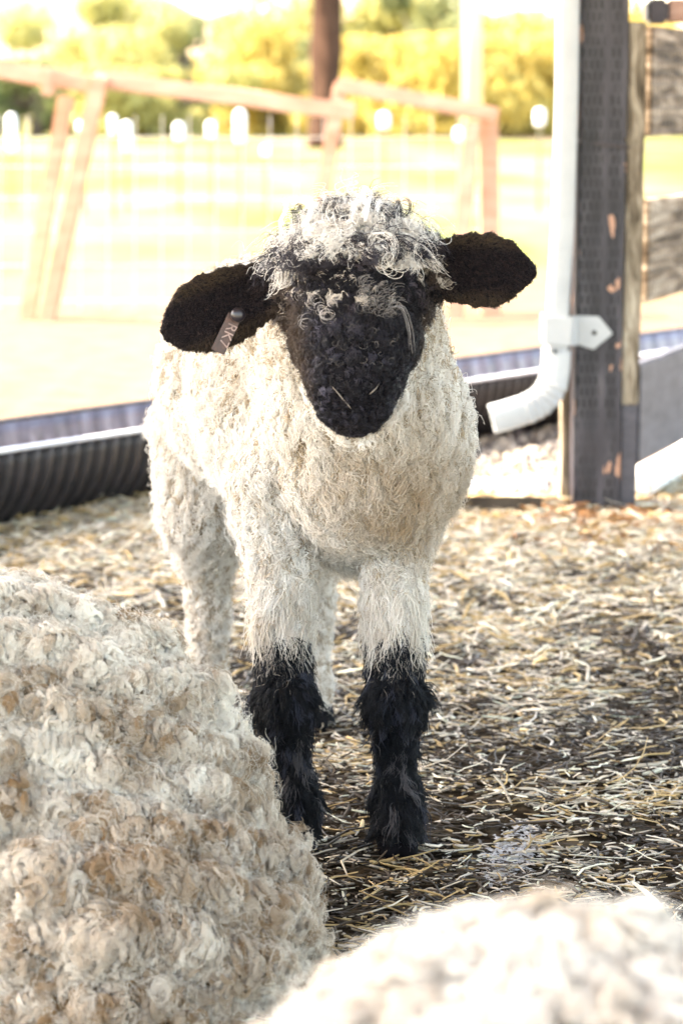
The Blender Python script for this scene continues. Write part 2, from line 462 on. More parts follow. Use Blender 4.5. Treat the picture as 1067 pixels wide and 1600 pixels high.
    V, Nn, T = arrays(me)

    # ---- fleece
    def w_wool(P, Nv):
        a, f, t, l = regions(P); return np.where(a | f | t | l, 0, 1.0)
    n = 140000
    p, q = sample(V, Nn, T, n, w_wool)
    cl = pick(p, 7600)
    down = np.tile(np.array([0, 0, -1.0]), (n, 1))
    flow = down+np.stack([(p[:, 0]+.03)*2.0, np.where(p[:, 1] < 2.27, -.5, .25), np.zeros(n)], 1)
    z = p[:, 2]
    legz = smooth01(z, .30, .22)
    Lw = .027-.006*legz+.003*vnoise(p, 22, 1)
    Lw *= np.where((p[:, 1] < 2.21) & (z > .50), .7, 1)
    back = smooth01(z, .44, .50)
    Lw *= (1-.35*back)
    pts, cid, fly = strands(p, q, flow, Lw, K=13, clumps=cl, lay=.62, helix_r=.0024, turns=1.7, clump_pull=.78, flyaway=.12, wave=.0011, wave_f=3.6, ind=.2, seed=3, droop=.10, jit=.38)
    cb = rng.random(len(cl))
    nz = .5+.5*vnoise(p, 16, 4)
    chest_shade = np.exp(-((p[:, 0]-.055)/.085)**2-((z-.345)/.062)**2)*(.55+.45*nz)*(p[:, 1] < 2.36)  # shading of the lower right chest, put into the wool colour
    base = np.array([.93, .90, .85]); dirt_shade = np.array([.44, .31, .19])  # one brown for random dirt and the painted chest shading
    mixv = np.clip(.03+.25*cb[cid]**2+.25*(nz-.4)+.85*chest_shade+.25*legz*(p[:, 1] < 2.4)*cb[cid]+.10*rng.random(n), 0, 1)[:, None]
    cols = base*(1-mixv)+dirt_shade*mixv
    hair_obj('fleece', pts, .00031*(.7+.6*rng.random(n)), cols, M['wool'], body)
    # underwool: short dense crimp closing the gaps
    n = 30000
    p, q = sample(V, Nn, T, n, w_wool)
    pts, cid, fly = strands(p, q, np.tile([0, 0, -1.0], (n, 1)), np.full(n, .018), K=6, clumps=pick(p, 4000), lay=.5, helix_r=.002, turns=1.2, clump_pull=.35, flyaway=.1, wave=.0012, wave_f=3, seed=8)
    hair_obj('underwool', pts, .0006, np.tile([.50, .40, .29], (n, 1))*(.8+.3*rng.random((n, 1))), M['wool'], body)  # underwool colour darkened too, deepening the painted shade between locks

    # ---- topknot: longer loose curls, pale with darker roots and some dark curls
    n = 26000
    def w_top(P, Nv): return np.where(regions(P)[2] & (P[:, 2] > .560+.010*smooth01(P[:, 0], .03, .06)) & (Nv[:, 2] > -.35), 1.0, 0)
    p, q = sample(V, Nn, T, n, w_top)
    cl = pick(p, 850)
    flow = np.stack([(p[:, 0]-.02)*14, np.where(p[:, 1] < 2.13, -.9, -.15), -.55+np.zeros(n)], 1)
    fr = smooth01(p[:, 1], 2.12, 2.08)-.75*smooth01(np.abs(p[:, 0]-.012), .030, .06)
    pts, cid, fly = strands(p, q, flow, (.038+.018*fr*rng.random(n)+.022*vnoise(p, 48, 6))*(.62+.5*rng.random(n)+.5*(rng.random(n) < .12)), K=16, clumps=cl, lay=.36, helix_r=.0046, turns=2.2, clump_pull=.82, flyaway=.05, wave=.0010, wave_f=2.2, seed=5, droop=.06, jit=.8)
    cb = rng.random(len(cl))[cid]
    mixv = np.clip(cb*.55+.1*rng.random(n), 0, 1)[:, None]
    cols = np.array([.84, .81, .77])*(1-mixv)+np.array([.42, .33, .25])*mixv
    dk = (cb > .86-.30*smooth01(p[:, 2], .598, .572))[:, None]
    low = smooth01(p[:, 2], .60, .575)[:, None, None]; shr = (.45+.9*rng.random(len(cl))[cid])[:, None, None]; r0_ = pts[:, :1]; pts = r0_+(pts-r0_)*(1-low+low*shr); cols = np.where(dk, np.array([.045, .040, .048]), cols)
    hair_obj('topknot', pts, .00033*(.8+.5*rng.random(n)), cols, M['wool'], body)
    # loose ringlets standing up along the crown of the head
    r6 = np.random.default_rng(12); hs = []; cc = []
    for k in range(40):
        u = 440+r6.random()*205; vt = 331-27*math.cos((u-555)/140*1.3)+r6.normal()*4
        if k < 6: u, vt = 520+r6.normal()*9, 306+r6.normal()*6
        elif k < 12: u, vt = 568+r6.normal()*8, 302+r6.normal()*6
        c = pix(u, vt+6, y=2.11+.02*r6.normal()); a0 = r6.random()*6.28; tn = (.7+.7*r6.random())*(1 if k % 2 else -1); rr0 = (4+5*r6.random())/1850
        pale = r6.random() < .45
        for m_ in range(12):
            P_ = []; jx = r6.normal(size=3)*.0012
            for q in np.linspace(0, 1, 14):
                a_ = a0+tn*6.28*q; rr = rr0*(.5+.5*q); bs = np.array([c.x, c.y, c.z-.026*(1-q)**2])+jx
                P_.append(bs+np.array([math.cos(a_)*rr, math.sin(a_*.7)*rr*.6, math.sin(a_)*rr]))
            hs.append(P_); cc.append((.8, .78, .76) if pale else (.05, .045, .05))
    hair_obj('crown_ringlets', np.array(hs), .00019, np.array(cc), M['wool'], body)
    # dark fringe between topknot and face
    n = 9000
    def w_fr(P, Nv): return np.where((regions(P)[1]) & (P[:, 2] > .535) & (P[:, 1] < 2.14), 1.0, 0)
    p, q = sample(V, Nn, T, n, w_fr)
    cl = pick(p, 420)
    flow = np.stack([(p[:, 0]-.02)*10, -.2+np.zeros(n), -1+np.zeros(n)], 1)
    pts, cid, fly = strands(p, q, flow, np.full(n, .019), K=12, clumps=cl, lay=.62, helix_r=.0035, turns=1.6, clump_pull=.75, flyaway=.05, wave=.001, seed=15, droop=.05, jit=.6)
    cb = rng.random(len(cl))[cid]
    cols = np.where((cb > .86)[:, None], np.array([.50, .44, .38]), np.where((cb > .7)[:, None], np.array([.06, .048, .058]), np.array([.008, .007, .009])))
    hair_obj('forelock', pts, .0004, cols, M['black_hair'], body)
    # ---- face hair: short tight dark curls
    n = 46000
    def w_face(P, Nv): return np.where(regions(P)[1], np.where((P[:, 1] < 2.022) & (np.abs(P[:, 0]-.011) < .024) & (P[:, 2] > .449), .18, 1.0), 0)
    p, q = sample(V, Nn, T, n, w_face)
    cl = pick(p, 4200)
    muz = smooth01(p[:, 2], .50, .46)
    flow = np.stack([(p[:, 0]-.02)*12, .3+np.zeros(n), -1+np.zeros(n)], 1)
    side = smooth01(np.abs(p[:, 0]-.02), .025, .045)
    fore = smooth01(p[:, 2], .495, .53)
    Lf = .0105*(1-.66*muz)+.005*side+.006*fore
    pts, cid, fly = strands(p, q, flow, Lf, K=8, clumps=cl, lay=.62, helix_r=.0021, turns=1.8, clump_pull=.6, flyaway=.06, wave=.0008, seed=6, jit=.6)
    cb = rng.random(len(cl))[cid]
    cols = np.array([.007, .006, .009])+np.array([.060, .056, .078])*cb[:, None]**4*(.4+.6*smooth01(p[:, 0], .05, -.02))[:, None]  # bluish highlights coloured into some locks, stronger on the left half
    brown = (smooth01(np.abs(p[:, 0]-.02), .036, .05)*.8)[:, None]
    cols = cols*(1-brown)+np.array([.075, .05, .036])*brown
    hair_obj('face_hair', pts, .00028, cols, M['face_hair'], body)
    # ---- ear hair
    n = 34000
    def w_ear(P, Nv): return np.where(regions(P)[0], 1.0, 0)
    p, q = sample(V, Nn, T, n, w_ear)
    out = np.where((p[:, 0] < .02)[:, None], (eb-ea)[None], (fb-fa)[None]); out = nrm(out)
    dn = np.tile(np.array([0, 0, -.5]), (n, 1))
    # rim hairs a bit longer
    A = np.where((p[:, 0] < .02)[:, None], ea[None], fa[None]); rel = p-A
    across = rel-(rel*out).sum(1, keepdims=True)*out
    rim = smooth01(np.linalg.norm(across, axis=1), .016, .026)
    pts, cid, fly = strands(p, q, out*.9+dn+nrm(across)*rim[:, None]*.9, (.0042+.002*rim), K=6, clumps=pick(p, 9000), lay=.74, helix_r=.0008, turns=.6, clump_pull=.3, flyaway=.05, wave=.0004, seed=7, jit=.2)
    base = np.where((rng.random(n) < .25)[:, None], np.array([.028, .018, .017]), np.array([.007, .005, .007]))
    rimc = (rim*rng.random(n)*.8)[:, None]
    cols = base*(1-rimc)+np.array([.08, .055, .032])*rimc
    hair_obj('ear_hair', pts, .00032, cols, M['black_hair'], body)
    # ---- leg hair: shaggy, black, with lighter cuffs
    n = 30000
    def w_leg(P, Nv): return np.where(regions(P)[3] & (P[:, 2] > .022), 1.0, 0)
    p, q = sample(V, Nn, T, n, w_leg)
    cl = pick(p, 1300)
    flow = np.tile(np.array([0, 0, -1.0]), (n, 1))
    pts, cid, fly = strands(p, q, flow, .020-.012*smooth01(p[:, 2], .035, .018)+.008*rng.random(n)+.008*np.exp(-((p[:, 2]-.06)/.02)**2)+.005*np.exp(-((p[:, 2]-.14)/.03)**2), K=8, clumps=cl, lay=.66, helix_r=.0018, turns=.9, clump_pull=.7, flyaway=.07, wave=.001, wave_f=1.6, seed=9, droop=.08, jit=.3)
    pts[:, :, 2] = np.maximum(pts[:, :, 2], .010)
    cb = rng.random(len(cl))[cid]
    cols = np.array([.005, .006, .008])*(.6+1.2*rng.random((n, 1)))+np.array([.03, .032, .045])*(rng.random(len(cl))[cid][:, None] > .85)
    lt = ((cb > .88) & (p[:, 0] < .075) & (p[:, 2] < .13))[:, None]
    cols = np.where(lt, np.array([.085, .08, .085]), cols)
    up_ = ((p[:, 2] > .165+.03*rng.random(n)) & (rng.random(n) < .28))[:, None]; cols = np.where(up_, np.array([.24, .215, .19])*(.4+1.2*cb[:, None]), cols)
    hair_obj('leg_hair', pts, .0004, cols, M['black_hair'], body)
    # upper-leg cuffs: long pale locks hanging over the black
    n = 9000
    def w_cuff(P, Nv): return np.where((P[:, 2] > .205) & (P[:, 2] < .28) & (P[:, 1] < 2.34), 1.0, 0)*(1-regions(P)[3])
    p, q = sample(V, Nn, T, n, w_cuff)
    cl = pick(p, 420)
    pts, cid, fly = strands(p, q, np.tile(np.array([0, -.1, -1.0]), (n, 1)), .020+.026*rng.random(n), K=11, clumps=cl, lay=.74, helix_r=.0022, turns=.9, clump_pull=.82, flyaway=.05, wave=.0012, wave_f=1.8, seed=11, droop=.12, jit=.25)
    cb = rng.random(len(cl))[cid][:, None]
    cols = np.array([.82, .77, .69])*(1-cb*.55)+np.array([.38, .29, .20])*cb*.55
    hair_obj('leg_wool', pts, .00042, cols, M['wool'], body)

    bvh = BVHTree.FromPolygons([Vector(v) for v in V], [tuple(int(i) for i in t) for t in T])
    cam_o = Vector((0, 0, CAM_H))
    def onface(u, v, off=.004):
        d = (pix(u, v, y=2.0)-cam_o).normalized(); h = bvh.ray_cast(cam_o, d)
        return (h[0]-d*off) if h[0] else None
    eyem = noisy('eye_gloss', [(.3, (.006, .004, .004)), (.7, (.02, .012, .008))], rough=.08, bump=0)
    for (u, v) in ((478, 478), (632, 480)):
        e = onface(u, v, -.004) or Vector((.012+(.045 if u > 555 else -.045), 2.074, .536))
        V2, F2 = ellip(tuple(e), (.0082, .0082, .0082), n=16)
        mesh_obj('eye', V2, F2, eyem, body, smooth=True)
    glint_mat = noisy('pale_glint', [(.3, (.12, .10, .085)), (.7, (.26, .22, .18))], rough=.35, bump=0)  # pale tubes standing in for light caught on the nostril rims
    for line in ([(519, 604), (527, 613), (536, 624), (545, 634), (549, 640)], [(592, 600), (588, 606), (583, 611), (579, 615), (575, 617)]):
        P_ = [onface(u, v, .0022) for u, v in line]
        if all(P_):
            V2, F2 = tube(P_, [.0002, .0005, .0007, .0005, .0002], 8); mesh_obj('nostril_glint', V2, F2, glint_mat, body, True)
    r5 = np.random.default_rng(5); hs = []
    def curl(u, v, radpx, turns, a0, off=.012):
        s_ = np.linspace(0, 1, 12); P_ = []
        c = onface(u, v, off)
        if c is None: return
        for q in s_:
            a_ = a0+turns*6.28*q; rr = radpx/1850*(1-.35*q)
            P_.append([c.x+math.cos(a_)*rr, c.y+.004*(q-.5), c.z+math.sin(a_)*rr*.8])
        hs.append(P_)
    for (u, v, rp) in ((496, 470, 14), (511, 492, 13), (474, 466, 11), (480, 500, 12), (520, 474, 9), (503, 484, 9)):
        for k in range(9): curl(u+r5.normal()*3, v+r5.normal()*3, rp*(.6+.5*r5.random()), (.45+.5*r5.random())*(1 if k % 3 else -1), r5.random()*6.28, .010+.003*r5.random())
    for k in range(170):
        u = 565+r5.random()*75; v = 436+r5.random()*48-(u-565)*-.25
        curl(u, v, 6+8*r5.random(), .35+.35*r5.random(), 1.5+r5.normal()*.5, .011+.004*r5.random())
    for k in range(60):
        curl(460+r5.random()*160, 440+r5.random()*130, 4+4*r5.random(), .6, r5.random()*6.28, .009)
    for k in range(7):
        u0 = np.array([[606, 486], [614, 473], [628, 474], [636, 494], [640, 515], [642, 540]])
        s_ = np.linspace(0, 5, 12); uu = np.interp(s_, range(6), u0[:, 0])+r5.normal()*3.0; vv = np.interp(s_, range(6), u0[:, 1])+r5.normal()*2.2
        P_ = [onface(a_+r5.normal()*.3, b_, .0) for a_, b_ in zip(uu, vv)]
        if all(P_):
            y0 = min(p_.y for p_ in P_)-.011; hs.append([[p_.x, y0+r5.normal()*.0003, p_.z] for p_ in P_])
    hs = np.array(hs); nh = len(hs); br = np.ones(nh)*.75; br[54:54+170] = .33; br[224:284] = .18; br[284:] = .5
    hair_obj('brow_curls', hs, .00022, np.array([[.62, .57, .55]])*br[:nh, None]*(.5+.6*r5.random((nh, 1))), M['wool'], body)

    # ---- ear tag
    tm = noisy('tag_plastic', [(.35, (.025, .010, .008)), (.7, (.085, .034, .022))], scale=120, rough=.45, bump=.1)
    p0 = pix(363, 502, y=2.092); p1 = pix(340, 550, y=2.088)
    t_ = empty('ear_tag'); t_.parent = body
    bm = bmesh.new()
    d = (p1-p0).normalized(); f = Vector((.15, -1, .1)).normalized()
    add_beam(bm, p0-d*.006, p1, .0125, .0018, up=f, bev=.0006)
    plate = bm_obj('tag_plate', bm, tm, t_)
    btn = pix(372, 492, y=2.085)
    V2, F2 = tube([btn, btn+f*.002, btn+f*.0035], [.0065, .0062, .003], 16); mesh_obj('tag_button', V2, F2, noisy('button', [(.4, (.012, .010, .014)), (.6, (.03, .025, .03))], rough=.3, bump=0), t_, True)
    fc = bpy.data.curves.new('lettering', 'FONT'); fc.body = 'RK7'; fc.size = .0125; fc.extrude = .0003; fc.align_x = 'LEFT'; fc.align_y = 'CENTER'
    fo = bpy.data.objects.new('lettering', fc); C.objects.link(fo)
    xax = d; zax = (f-f.dot(d)*d).normalized(); yax = zax.cross(xax)
    mt = Matrix((xax, yax, zax)).transposed().to_4x4(); mt.translation = p0+zax*.0012+yax*.0015+d*.0015
    fo.matrix_world = mt
    fc.materials.append(noisy('tag_letters', [(.42, (.06, .03, .025)), (.56, (.36, .25, .22))], rough=.6, bump=0))
    bpy.context.view_layer.update()
    me2 = bpy.data.meshes.new_from_object(fo.evaluated_get(bpy.context.evaluated_depsgraph_get()))
    me2.transform(mt); bpy.data.objects.remove(fo)
    lo = bpy.data.objects.new('lettering', me2); C.objects.link(lo); lo.parent = t_
    return body
LAMB = lamb()

# ================================================================== LYING SHEEP
def lying(name, parts, voxel, nst, ncl, L, lump, label, tintA, tintB, seed, rad, hidden=None, helix=.006, turns=1.9, lay=.5, visible=None, K=14, ridge=0, hoofs=None):
    mb = MB()
    for vf in parts: mb.add(vf)
    me = remeshed(name, mb, voxel, 8, .6)
    V, Nn, T = arrays(me)
    wool_z = visible(V) if visible else np.ones(len(V))
    d = np.zeros(len(V))
    # clumpy lumps of the fleece
    for s, a, sd_ in ((16, 1.0, 1), (34, .55, 2)):
        d += a*(np.abs(vnoise(V, s, sd_+seed))*2-.5)
    rid = np.sin((V[:, 2]*1.0+V[:, 1]*.75+.012*vnoise(V, 9, seed+3)/.4)*2*np.pi/.062)
    d += ridge*rid
    V2 = V+Nn*(d*lump*wool_z)[:, None]
    me.vertices.foreach_set('co', V2.ravel()); me.update()
    isw = wool_z > .5
    col = np.where(isw[:, None], np.array(tintB)*.4, np.array([.03, .026, .028]))  # skin tint darkened so the gaps between locks look shaded
    set_color(me, 'tint', col); me.materials.append(M['skin'])
    body = bpy.data.objects.new(name, me); C.objects.link(body)
    tag(body, label, 'sheep')
    V, Nn, T = arrays(me)
    camp = np.array([0, 0, CAM_H])
    def wf(P, Nv):
        w_ = (visible(P) if visible else np.ones(len(P)))
        inview = np.array(((P[:, 1] > 0).astype(float)))
        u = np.abs(P[:, 0])/np.maximum(P[:, 1], .05)
        facing = ((P-camp)*Nv).sum(1) < .12
        return w_*np.where((u < .19) & facing, 1.0, .06)
    n = nst
    p, q = sample(V, Nn, T, n, wf)
    cl = pick(p, ncl)
    flow = np.stack([.5+0*p[:, 0], np.full(n, -.25), np.full(n, -.9)], 1)
    flow += np.stack([vnoise(p, 12, 5), vnoise(p, 12, 6), vnoise(p, 12, 7)], 1)*2.2
    pts, cid, fly = strands(p, q, flow, L*(1+.35*vnoise(p, 14, 9)), K=K, clumps=cl, lay=lay, helix_r=helix, turns=turns, clump_pull=.93, flyaway=.05, wave=.0004, ind=.06, lenr=.2, wave_f=2.4, seed=seed, droop=.02, jit=1.0)
    cb = rng.random(len(cl))[cid]
    lowv = .5+.5*vnoise(p, 20, seed+20)
    mixv = np.clip(.9*(lowv-.5)+.35*vnoise(p, 55, seed+31)+.55*cb**2+.13+.12*rng.random(n)+.22*smooth01(p[:, 2], .30, .12), 0, 1)[:, None]  # random dirt tones, plus brown shading painted in towards the ground
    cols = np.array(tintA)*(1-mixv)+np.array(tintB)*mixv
    hair_obj('fleece', pts, rad*(.7+.6*rng.random(n)), cols, M['wool'], body)
    # loose single fibres over the locks
    n2 = n//22
    p, q = sample(V, Nn, T, n2, wf)
    flow = rng.normal(size=(n2, 3))
    pts, cid, fly = strands(p+q*.006, q, flow, np.full(n2, L*.9), K=12, clumps=pick(p, n2//3), lay=.5, helix_r=helix*.8, turns=1.3, clump_pull=.2, flyaway=.1, wave=.003, wave_f=1.6, seed=seed+1, jit=.5)
    hair_obj('loose_wool', pts, rad*.5, np.tile(np.array(tintA), (n2, 1))*(.85+.15*rng.random((n2, 1))), M['wool'], body)
    return body, V, Nn, T

# big curly sheep at left, lying with its rump to the lamb
partsA = [ellip((-.340, 1.97, .098), (.270, .195, .212), n=32), ellip((-.44, 1.96, .125), (.30, .21, .212), n=32), ellip((-.68, 1.95, .12), (.28, .20, .20), n=28),
          ellip((-.215, 1.90, .02), (.185, .20, .165), n=28),
          chainc([(-.88, 1.88, .22), (-1.02, 1.80, .36), (-1.06, 1.78, .44)], [.14, .10, .08]),
          chainc([(-1.07, 1.77, .46), (-1.14, 1.70, .41), (-1.19, 1.65, .36)], [.065, .055, .038]),
          ellip((-1.01, 1.86, .46), (.03, .07, .022)), ellip((-1.15, 1.82, .46), (.04, .06, .022)),
          chainc([(-.76, 1.72, .06), (-.92, 1.62, .04), (-.80, 1.55, .03)], [.05, .035, .025])]
def visA(P): return np.where((P[:, 0] > -1.03) & ~((P[:, 1] < 1.72) & (P[:, 2] < .09) & (P[:, 0] < -.6)), 1.0, 0.0)
lying('sheep', partsA, .007, 250000, 6400, .028, .012,
      'large cream sheep with thick curly fleece lying at the left in front of the lamb',
      (.96, .90, .80), (.34, .22, .12), 21, .00028, helix=.0046, turns=2.3, lay=.45, visible=visA, ridge=.55, K=22)
# second sheep, very near, out of focus at the bottom right
partsB = [ellip((.082, 1.02, .158), (.075, .12, .178), n=28), ellip((.105, 1.00, .132), (.205, .20, .202), n=32), ellip((.34, .95, .12), (.20, .20, .19), n=24),
          chainc([(.50, .87, .18), (.62, .82, .30), (.66, .81, .36)], [.12, .08, .065]),
          chainc([(.66, .81, .37), (.73, .76, .33), (.77, .72, .28)], [.055, .047, .032]),
          ellip((.62, .88, .37), (.03, .05, .018)), ellip((.74, .86, .37), (.03, .05, .018))]
def visB(P): return np.where(P[:, 0] < .60, 1.0, 0.0)
lying('sheep', partsB, .008, 60000, 700, .036, .010,
      'pale woolly back of a sheep lying closest to the camera at the bottom right corner',
      (.90, .85, .78), (.64, .52, .41), 41, .0005, helix=.007, visible=visB, K=12, ridge=.1)

# ================================================================== straw bedding (stuff)
def straw():
    r = np.random.default_rng(11)
    def scatter(n, x0, x1, y0, y1, dens=None):
        x = r.random(n*3)*(x1-x0)+x0; y = y0+(y1-y0)*r.random(n*3)
        if dens is not None:
            k = r.random(n*3) < dens(x, y); x = x[k]; y = y[k]
        return x[:n], y[:n]
    def inside(y): return y
    def patch(x, y):
        return np.array([noise.noise(Vector((a*5, b*5, 4))) for a, b in zip(x, y)])
    X = []; Y = []; LN = []; WD = []; KD = []
    edge = lambda x: 4.35+ (x+.4)*1.15
    # short flakes, medium, long stems ; far half denser and paler
    for n, l0, l1, w0, w1, kd, z in ((60000, .004, .017, .0010, .0032, 0, 'all'), (26000, .012, .045, .0012, .0026, 1, 'all'), (1300, .045, .10, .0013, .0030, 2, 'all'),
                                  (24000, .014, .055, .0018, .0050, 1, 'far'), (420, .02, .06, .003, .006, 3, 'all')):
        if z == 'all':
            x, y = scatter(n, -.75, .85, 1.25, 4.5, lambda a, b: np.where(np.abs(a) < .17*b+.12, .5+.35*(patch(a, b)+.3), 0)*(1.0))
        else:
            x, y = scatter(n, -.85, .9, 2.7, 4.6, lambda a, b: np.where(np.abs(a) < .17*b+.12, np.clip((b-2.6)/1.0, 0.05, 1)*.8*(.75+patch(a, b)), 0))
        m = y < edge(x)
        x, y = x[m], y[m]; k = len(x)
        X.append(x); Y.append(y); LN.append(l0+(l1-l0)*r.random(k)**1.4); WD.append((w0+(w1-w0)*r.random(k))*1.3); KD.append(np.full(k, kd))
    X, Y, LN, WD, KD = map(np.concatenate, (X, Y, LN, WD, KD)); n = len(X)
    Z = np.array([gh(a, b) for a, b in zip(X, Y)])
    yaw = r.random(n)*np.pi*2
    yaw = np.where(r.random(n) < .45, r.normal(size=n)*.45, yaw)     # many stems lie across
    pit = r.normal(size=n)*.16*np.where(KD == 2, .5, 1)+np.where(r.random(n) < .03, .5, 0)
    far = np.clip((Y-2.7)/1.2, 0, 1)
    lift = .001+r.random(n)**2*(.007+.010*far)+np.abs(np.sin(pit))*LN*.5
    c = np.stack([X, Y, Z+lift], 1)
    d = np.stack([np.cos(yaw)*np.cos(pit), np.sin(yaw)*np.cos(pit), np.sin(pit)], 1)
    s = nrm(np.cross(d, [0, 0, 1.0])); u = np.cross(s, d)
    roll = r.normal(size=n)*.5
    s2 = s*np.cos(roll)[:, None]+u*np.sin(roll)[:, None]; u2 = np.cross(s2, d)
    seg = 4; V = np.empty((n, seg*3, 3)); bend = r.normal(size=n)*.16*LN
    kink = r.normal(size=n)*.10*LN*(LN > .03)
    for i in range(seg):
        t = i/(seg-1)-.5
        pos = c+d*(LN*t)[:, None]+s*(bend*(4*t*t)+kink*(i == 2))[:, None]+np.array([0, 0, 1])*(-np.abs(bend)*.4*t*t)[:, None]
        ww = WD*(1-.35*abs(t*2)**2)
        V[:, i*3+0] = pos-s2*(ww/2)[:, None]
        V[:, i*3+1] = pos+u2*(-ww*.38)[:, None]*-1
        V[:, i*3+2] = pos+s2*(ww/2)[:, None]
    fl = []
    for i in range(seg-1):
        a, b = i*3, (i+1)*3
        fl += [[a, a+1, b+1, b], [a+1, a+2, b+2, b+1], [a+2, a, b, b+2]]
    fl = np.array(fl); F = (np.arange(n)*seg*3)[:, None, None]+fl[None]
    me = bpy.data.meshes.new('straw_bedding')
    Fv = F.reshape(-1, 4); me.vertices.add(n*seg*3); me.vertices.foreach_set('co', V.ravel())
    me.loops.add(len(Fv)*4); me.loops.foreach_set('vertex_index', Fv.ravel().astype('i'))
    me.polygons.add(len(Fv)); me.polygons.foreach_set('loop_start', np.arange(0, len(Fv)*4, 4, dtype='i'))
    me.update(calc_edges=True); me.validate()
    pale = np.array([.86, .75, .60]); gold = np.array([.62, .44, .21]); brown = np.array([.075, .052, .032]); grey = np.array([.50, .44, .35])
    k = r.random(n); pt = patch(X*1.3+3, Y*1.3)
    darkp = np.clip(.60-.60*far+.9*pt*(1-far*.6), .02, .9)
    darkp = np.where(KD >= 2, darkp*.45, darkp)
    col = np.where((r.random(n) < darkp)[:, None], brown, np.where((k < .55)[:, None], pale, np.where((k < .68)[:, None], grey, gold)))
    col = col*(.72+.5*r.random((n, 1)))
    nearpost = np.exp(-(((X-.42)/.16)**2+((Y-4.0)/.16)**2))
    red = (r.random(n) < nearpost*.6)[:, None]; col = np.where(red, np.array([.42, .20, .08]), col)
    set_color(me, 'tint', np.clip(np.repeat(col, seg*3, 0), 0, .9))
    me.materials.append(M['straw'])
    o = bpy.data.objects.new('straw_bedding', me); C.objects.link(o)
    tag(o, 'loose pale and brown straw litter covering the floor of the pen', 'straw', kind='stuff')
straw()

# gravel patch beyond the pen beside the downspout
def gravel():
    r = random.Random(3); mb = MB(); cols = []
    for i in range(2600):
        y = 4.25+r.random()**1.3*1.5; x = .16+(y-4.25)*.12+r.random()*(.26+.12*(y-4.2))
        s = .006+.013*r.random()**2
        b = len(mb.v)
        e = [Vector(q) for q in ((1, 0, 0), (-1, 0, 0), (0, 1, 0), (0, -1, 0), (0, 0, 1), (0, 0, -1))]
        rot = Matrix.Rotation(r.random()*6, 3, 'Z') @ Matrix.Rotation(r.random()*6, 3, 'X')
        sx, sy, sz = s*(.7+r.random()*.8), s*(.7+r.random()*.6), s*(.5+r.random()*.4)
        P = [rot @ Vector((q.x*sx, q.y*sy, q.z*sz))+Vector((x, y, gh(x, y)+s*.3+.018*r.random())) for q in e]
        F = [(0, 2, 4), (2, 1, 4), (1, 3, 4), (3, 0, 4), (2, 0, 5), (1, 2, 5), (3, 1, 5), (0, 3, 5)]
        mb.add((P, F)); g = r.choice([(.42, .38, .33), (.30, .27, .24), (.2, .18, .18), (.5, .44, .36), (.12, .11, .12)])
        cols += [g]*6
    o = mb.build('gravel', M['straw']); set_color(o.data, 'tint', np.array(cols))
    tag(o, 'pale gravel and chips under the white downspout', 'gravel', kind='stuff')
gravel()

# white wet spot in the litter, built as loose white flakes
def wet_spot():
    r = random.Random(8); mb = MB()
    c0 = pix(800, 1325, z=.005)
    for i in range(1100):
        a = r.random()*6.28; q = math.sqrt(r.random())
        x = c0.x+math.cos(a)*q*.024+math.sin(a)*q*.018+r.gauss(0,.006); y = c0.y+math.sin(a)*q*.085+r.gauss(0,.012)+.02*math.cos(a)*q
        s = .0012+.0022*r.random(); z = gh(x, y)+.0015+.002*r.random()
        ro = Matrix.Rotation(r.random()*6, 3, 'Z') @ Matrix.Rotation(r.random()*.4, 3, 'X')
        mb.add(([Vector((x, y, z))+ro @ Vector(p)*s for p in ((1, 0, 0), (-.6, .9, 0), (-.6, -.9, 0), (0, 0, .3))], [(0, 1, 3), (1, 2, 3), (2, 0, 3), (0, 2, 1)]))
    o = mb.build('white_wet_spot', noisy('wet_spot_white', [(.3, (.50, .49, .48)), (.7, (.68, .67, .66))], scale=200, bump=0))
    tag(o, 'white wet patch on the dark litter in front of the lamb', 'powder', kind='stuff')
wet_spot()

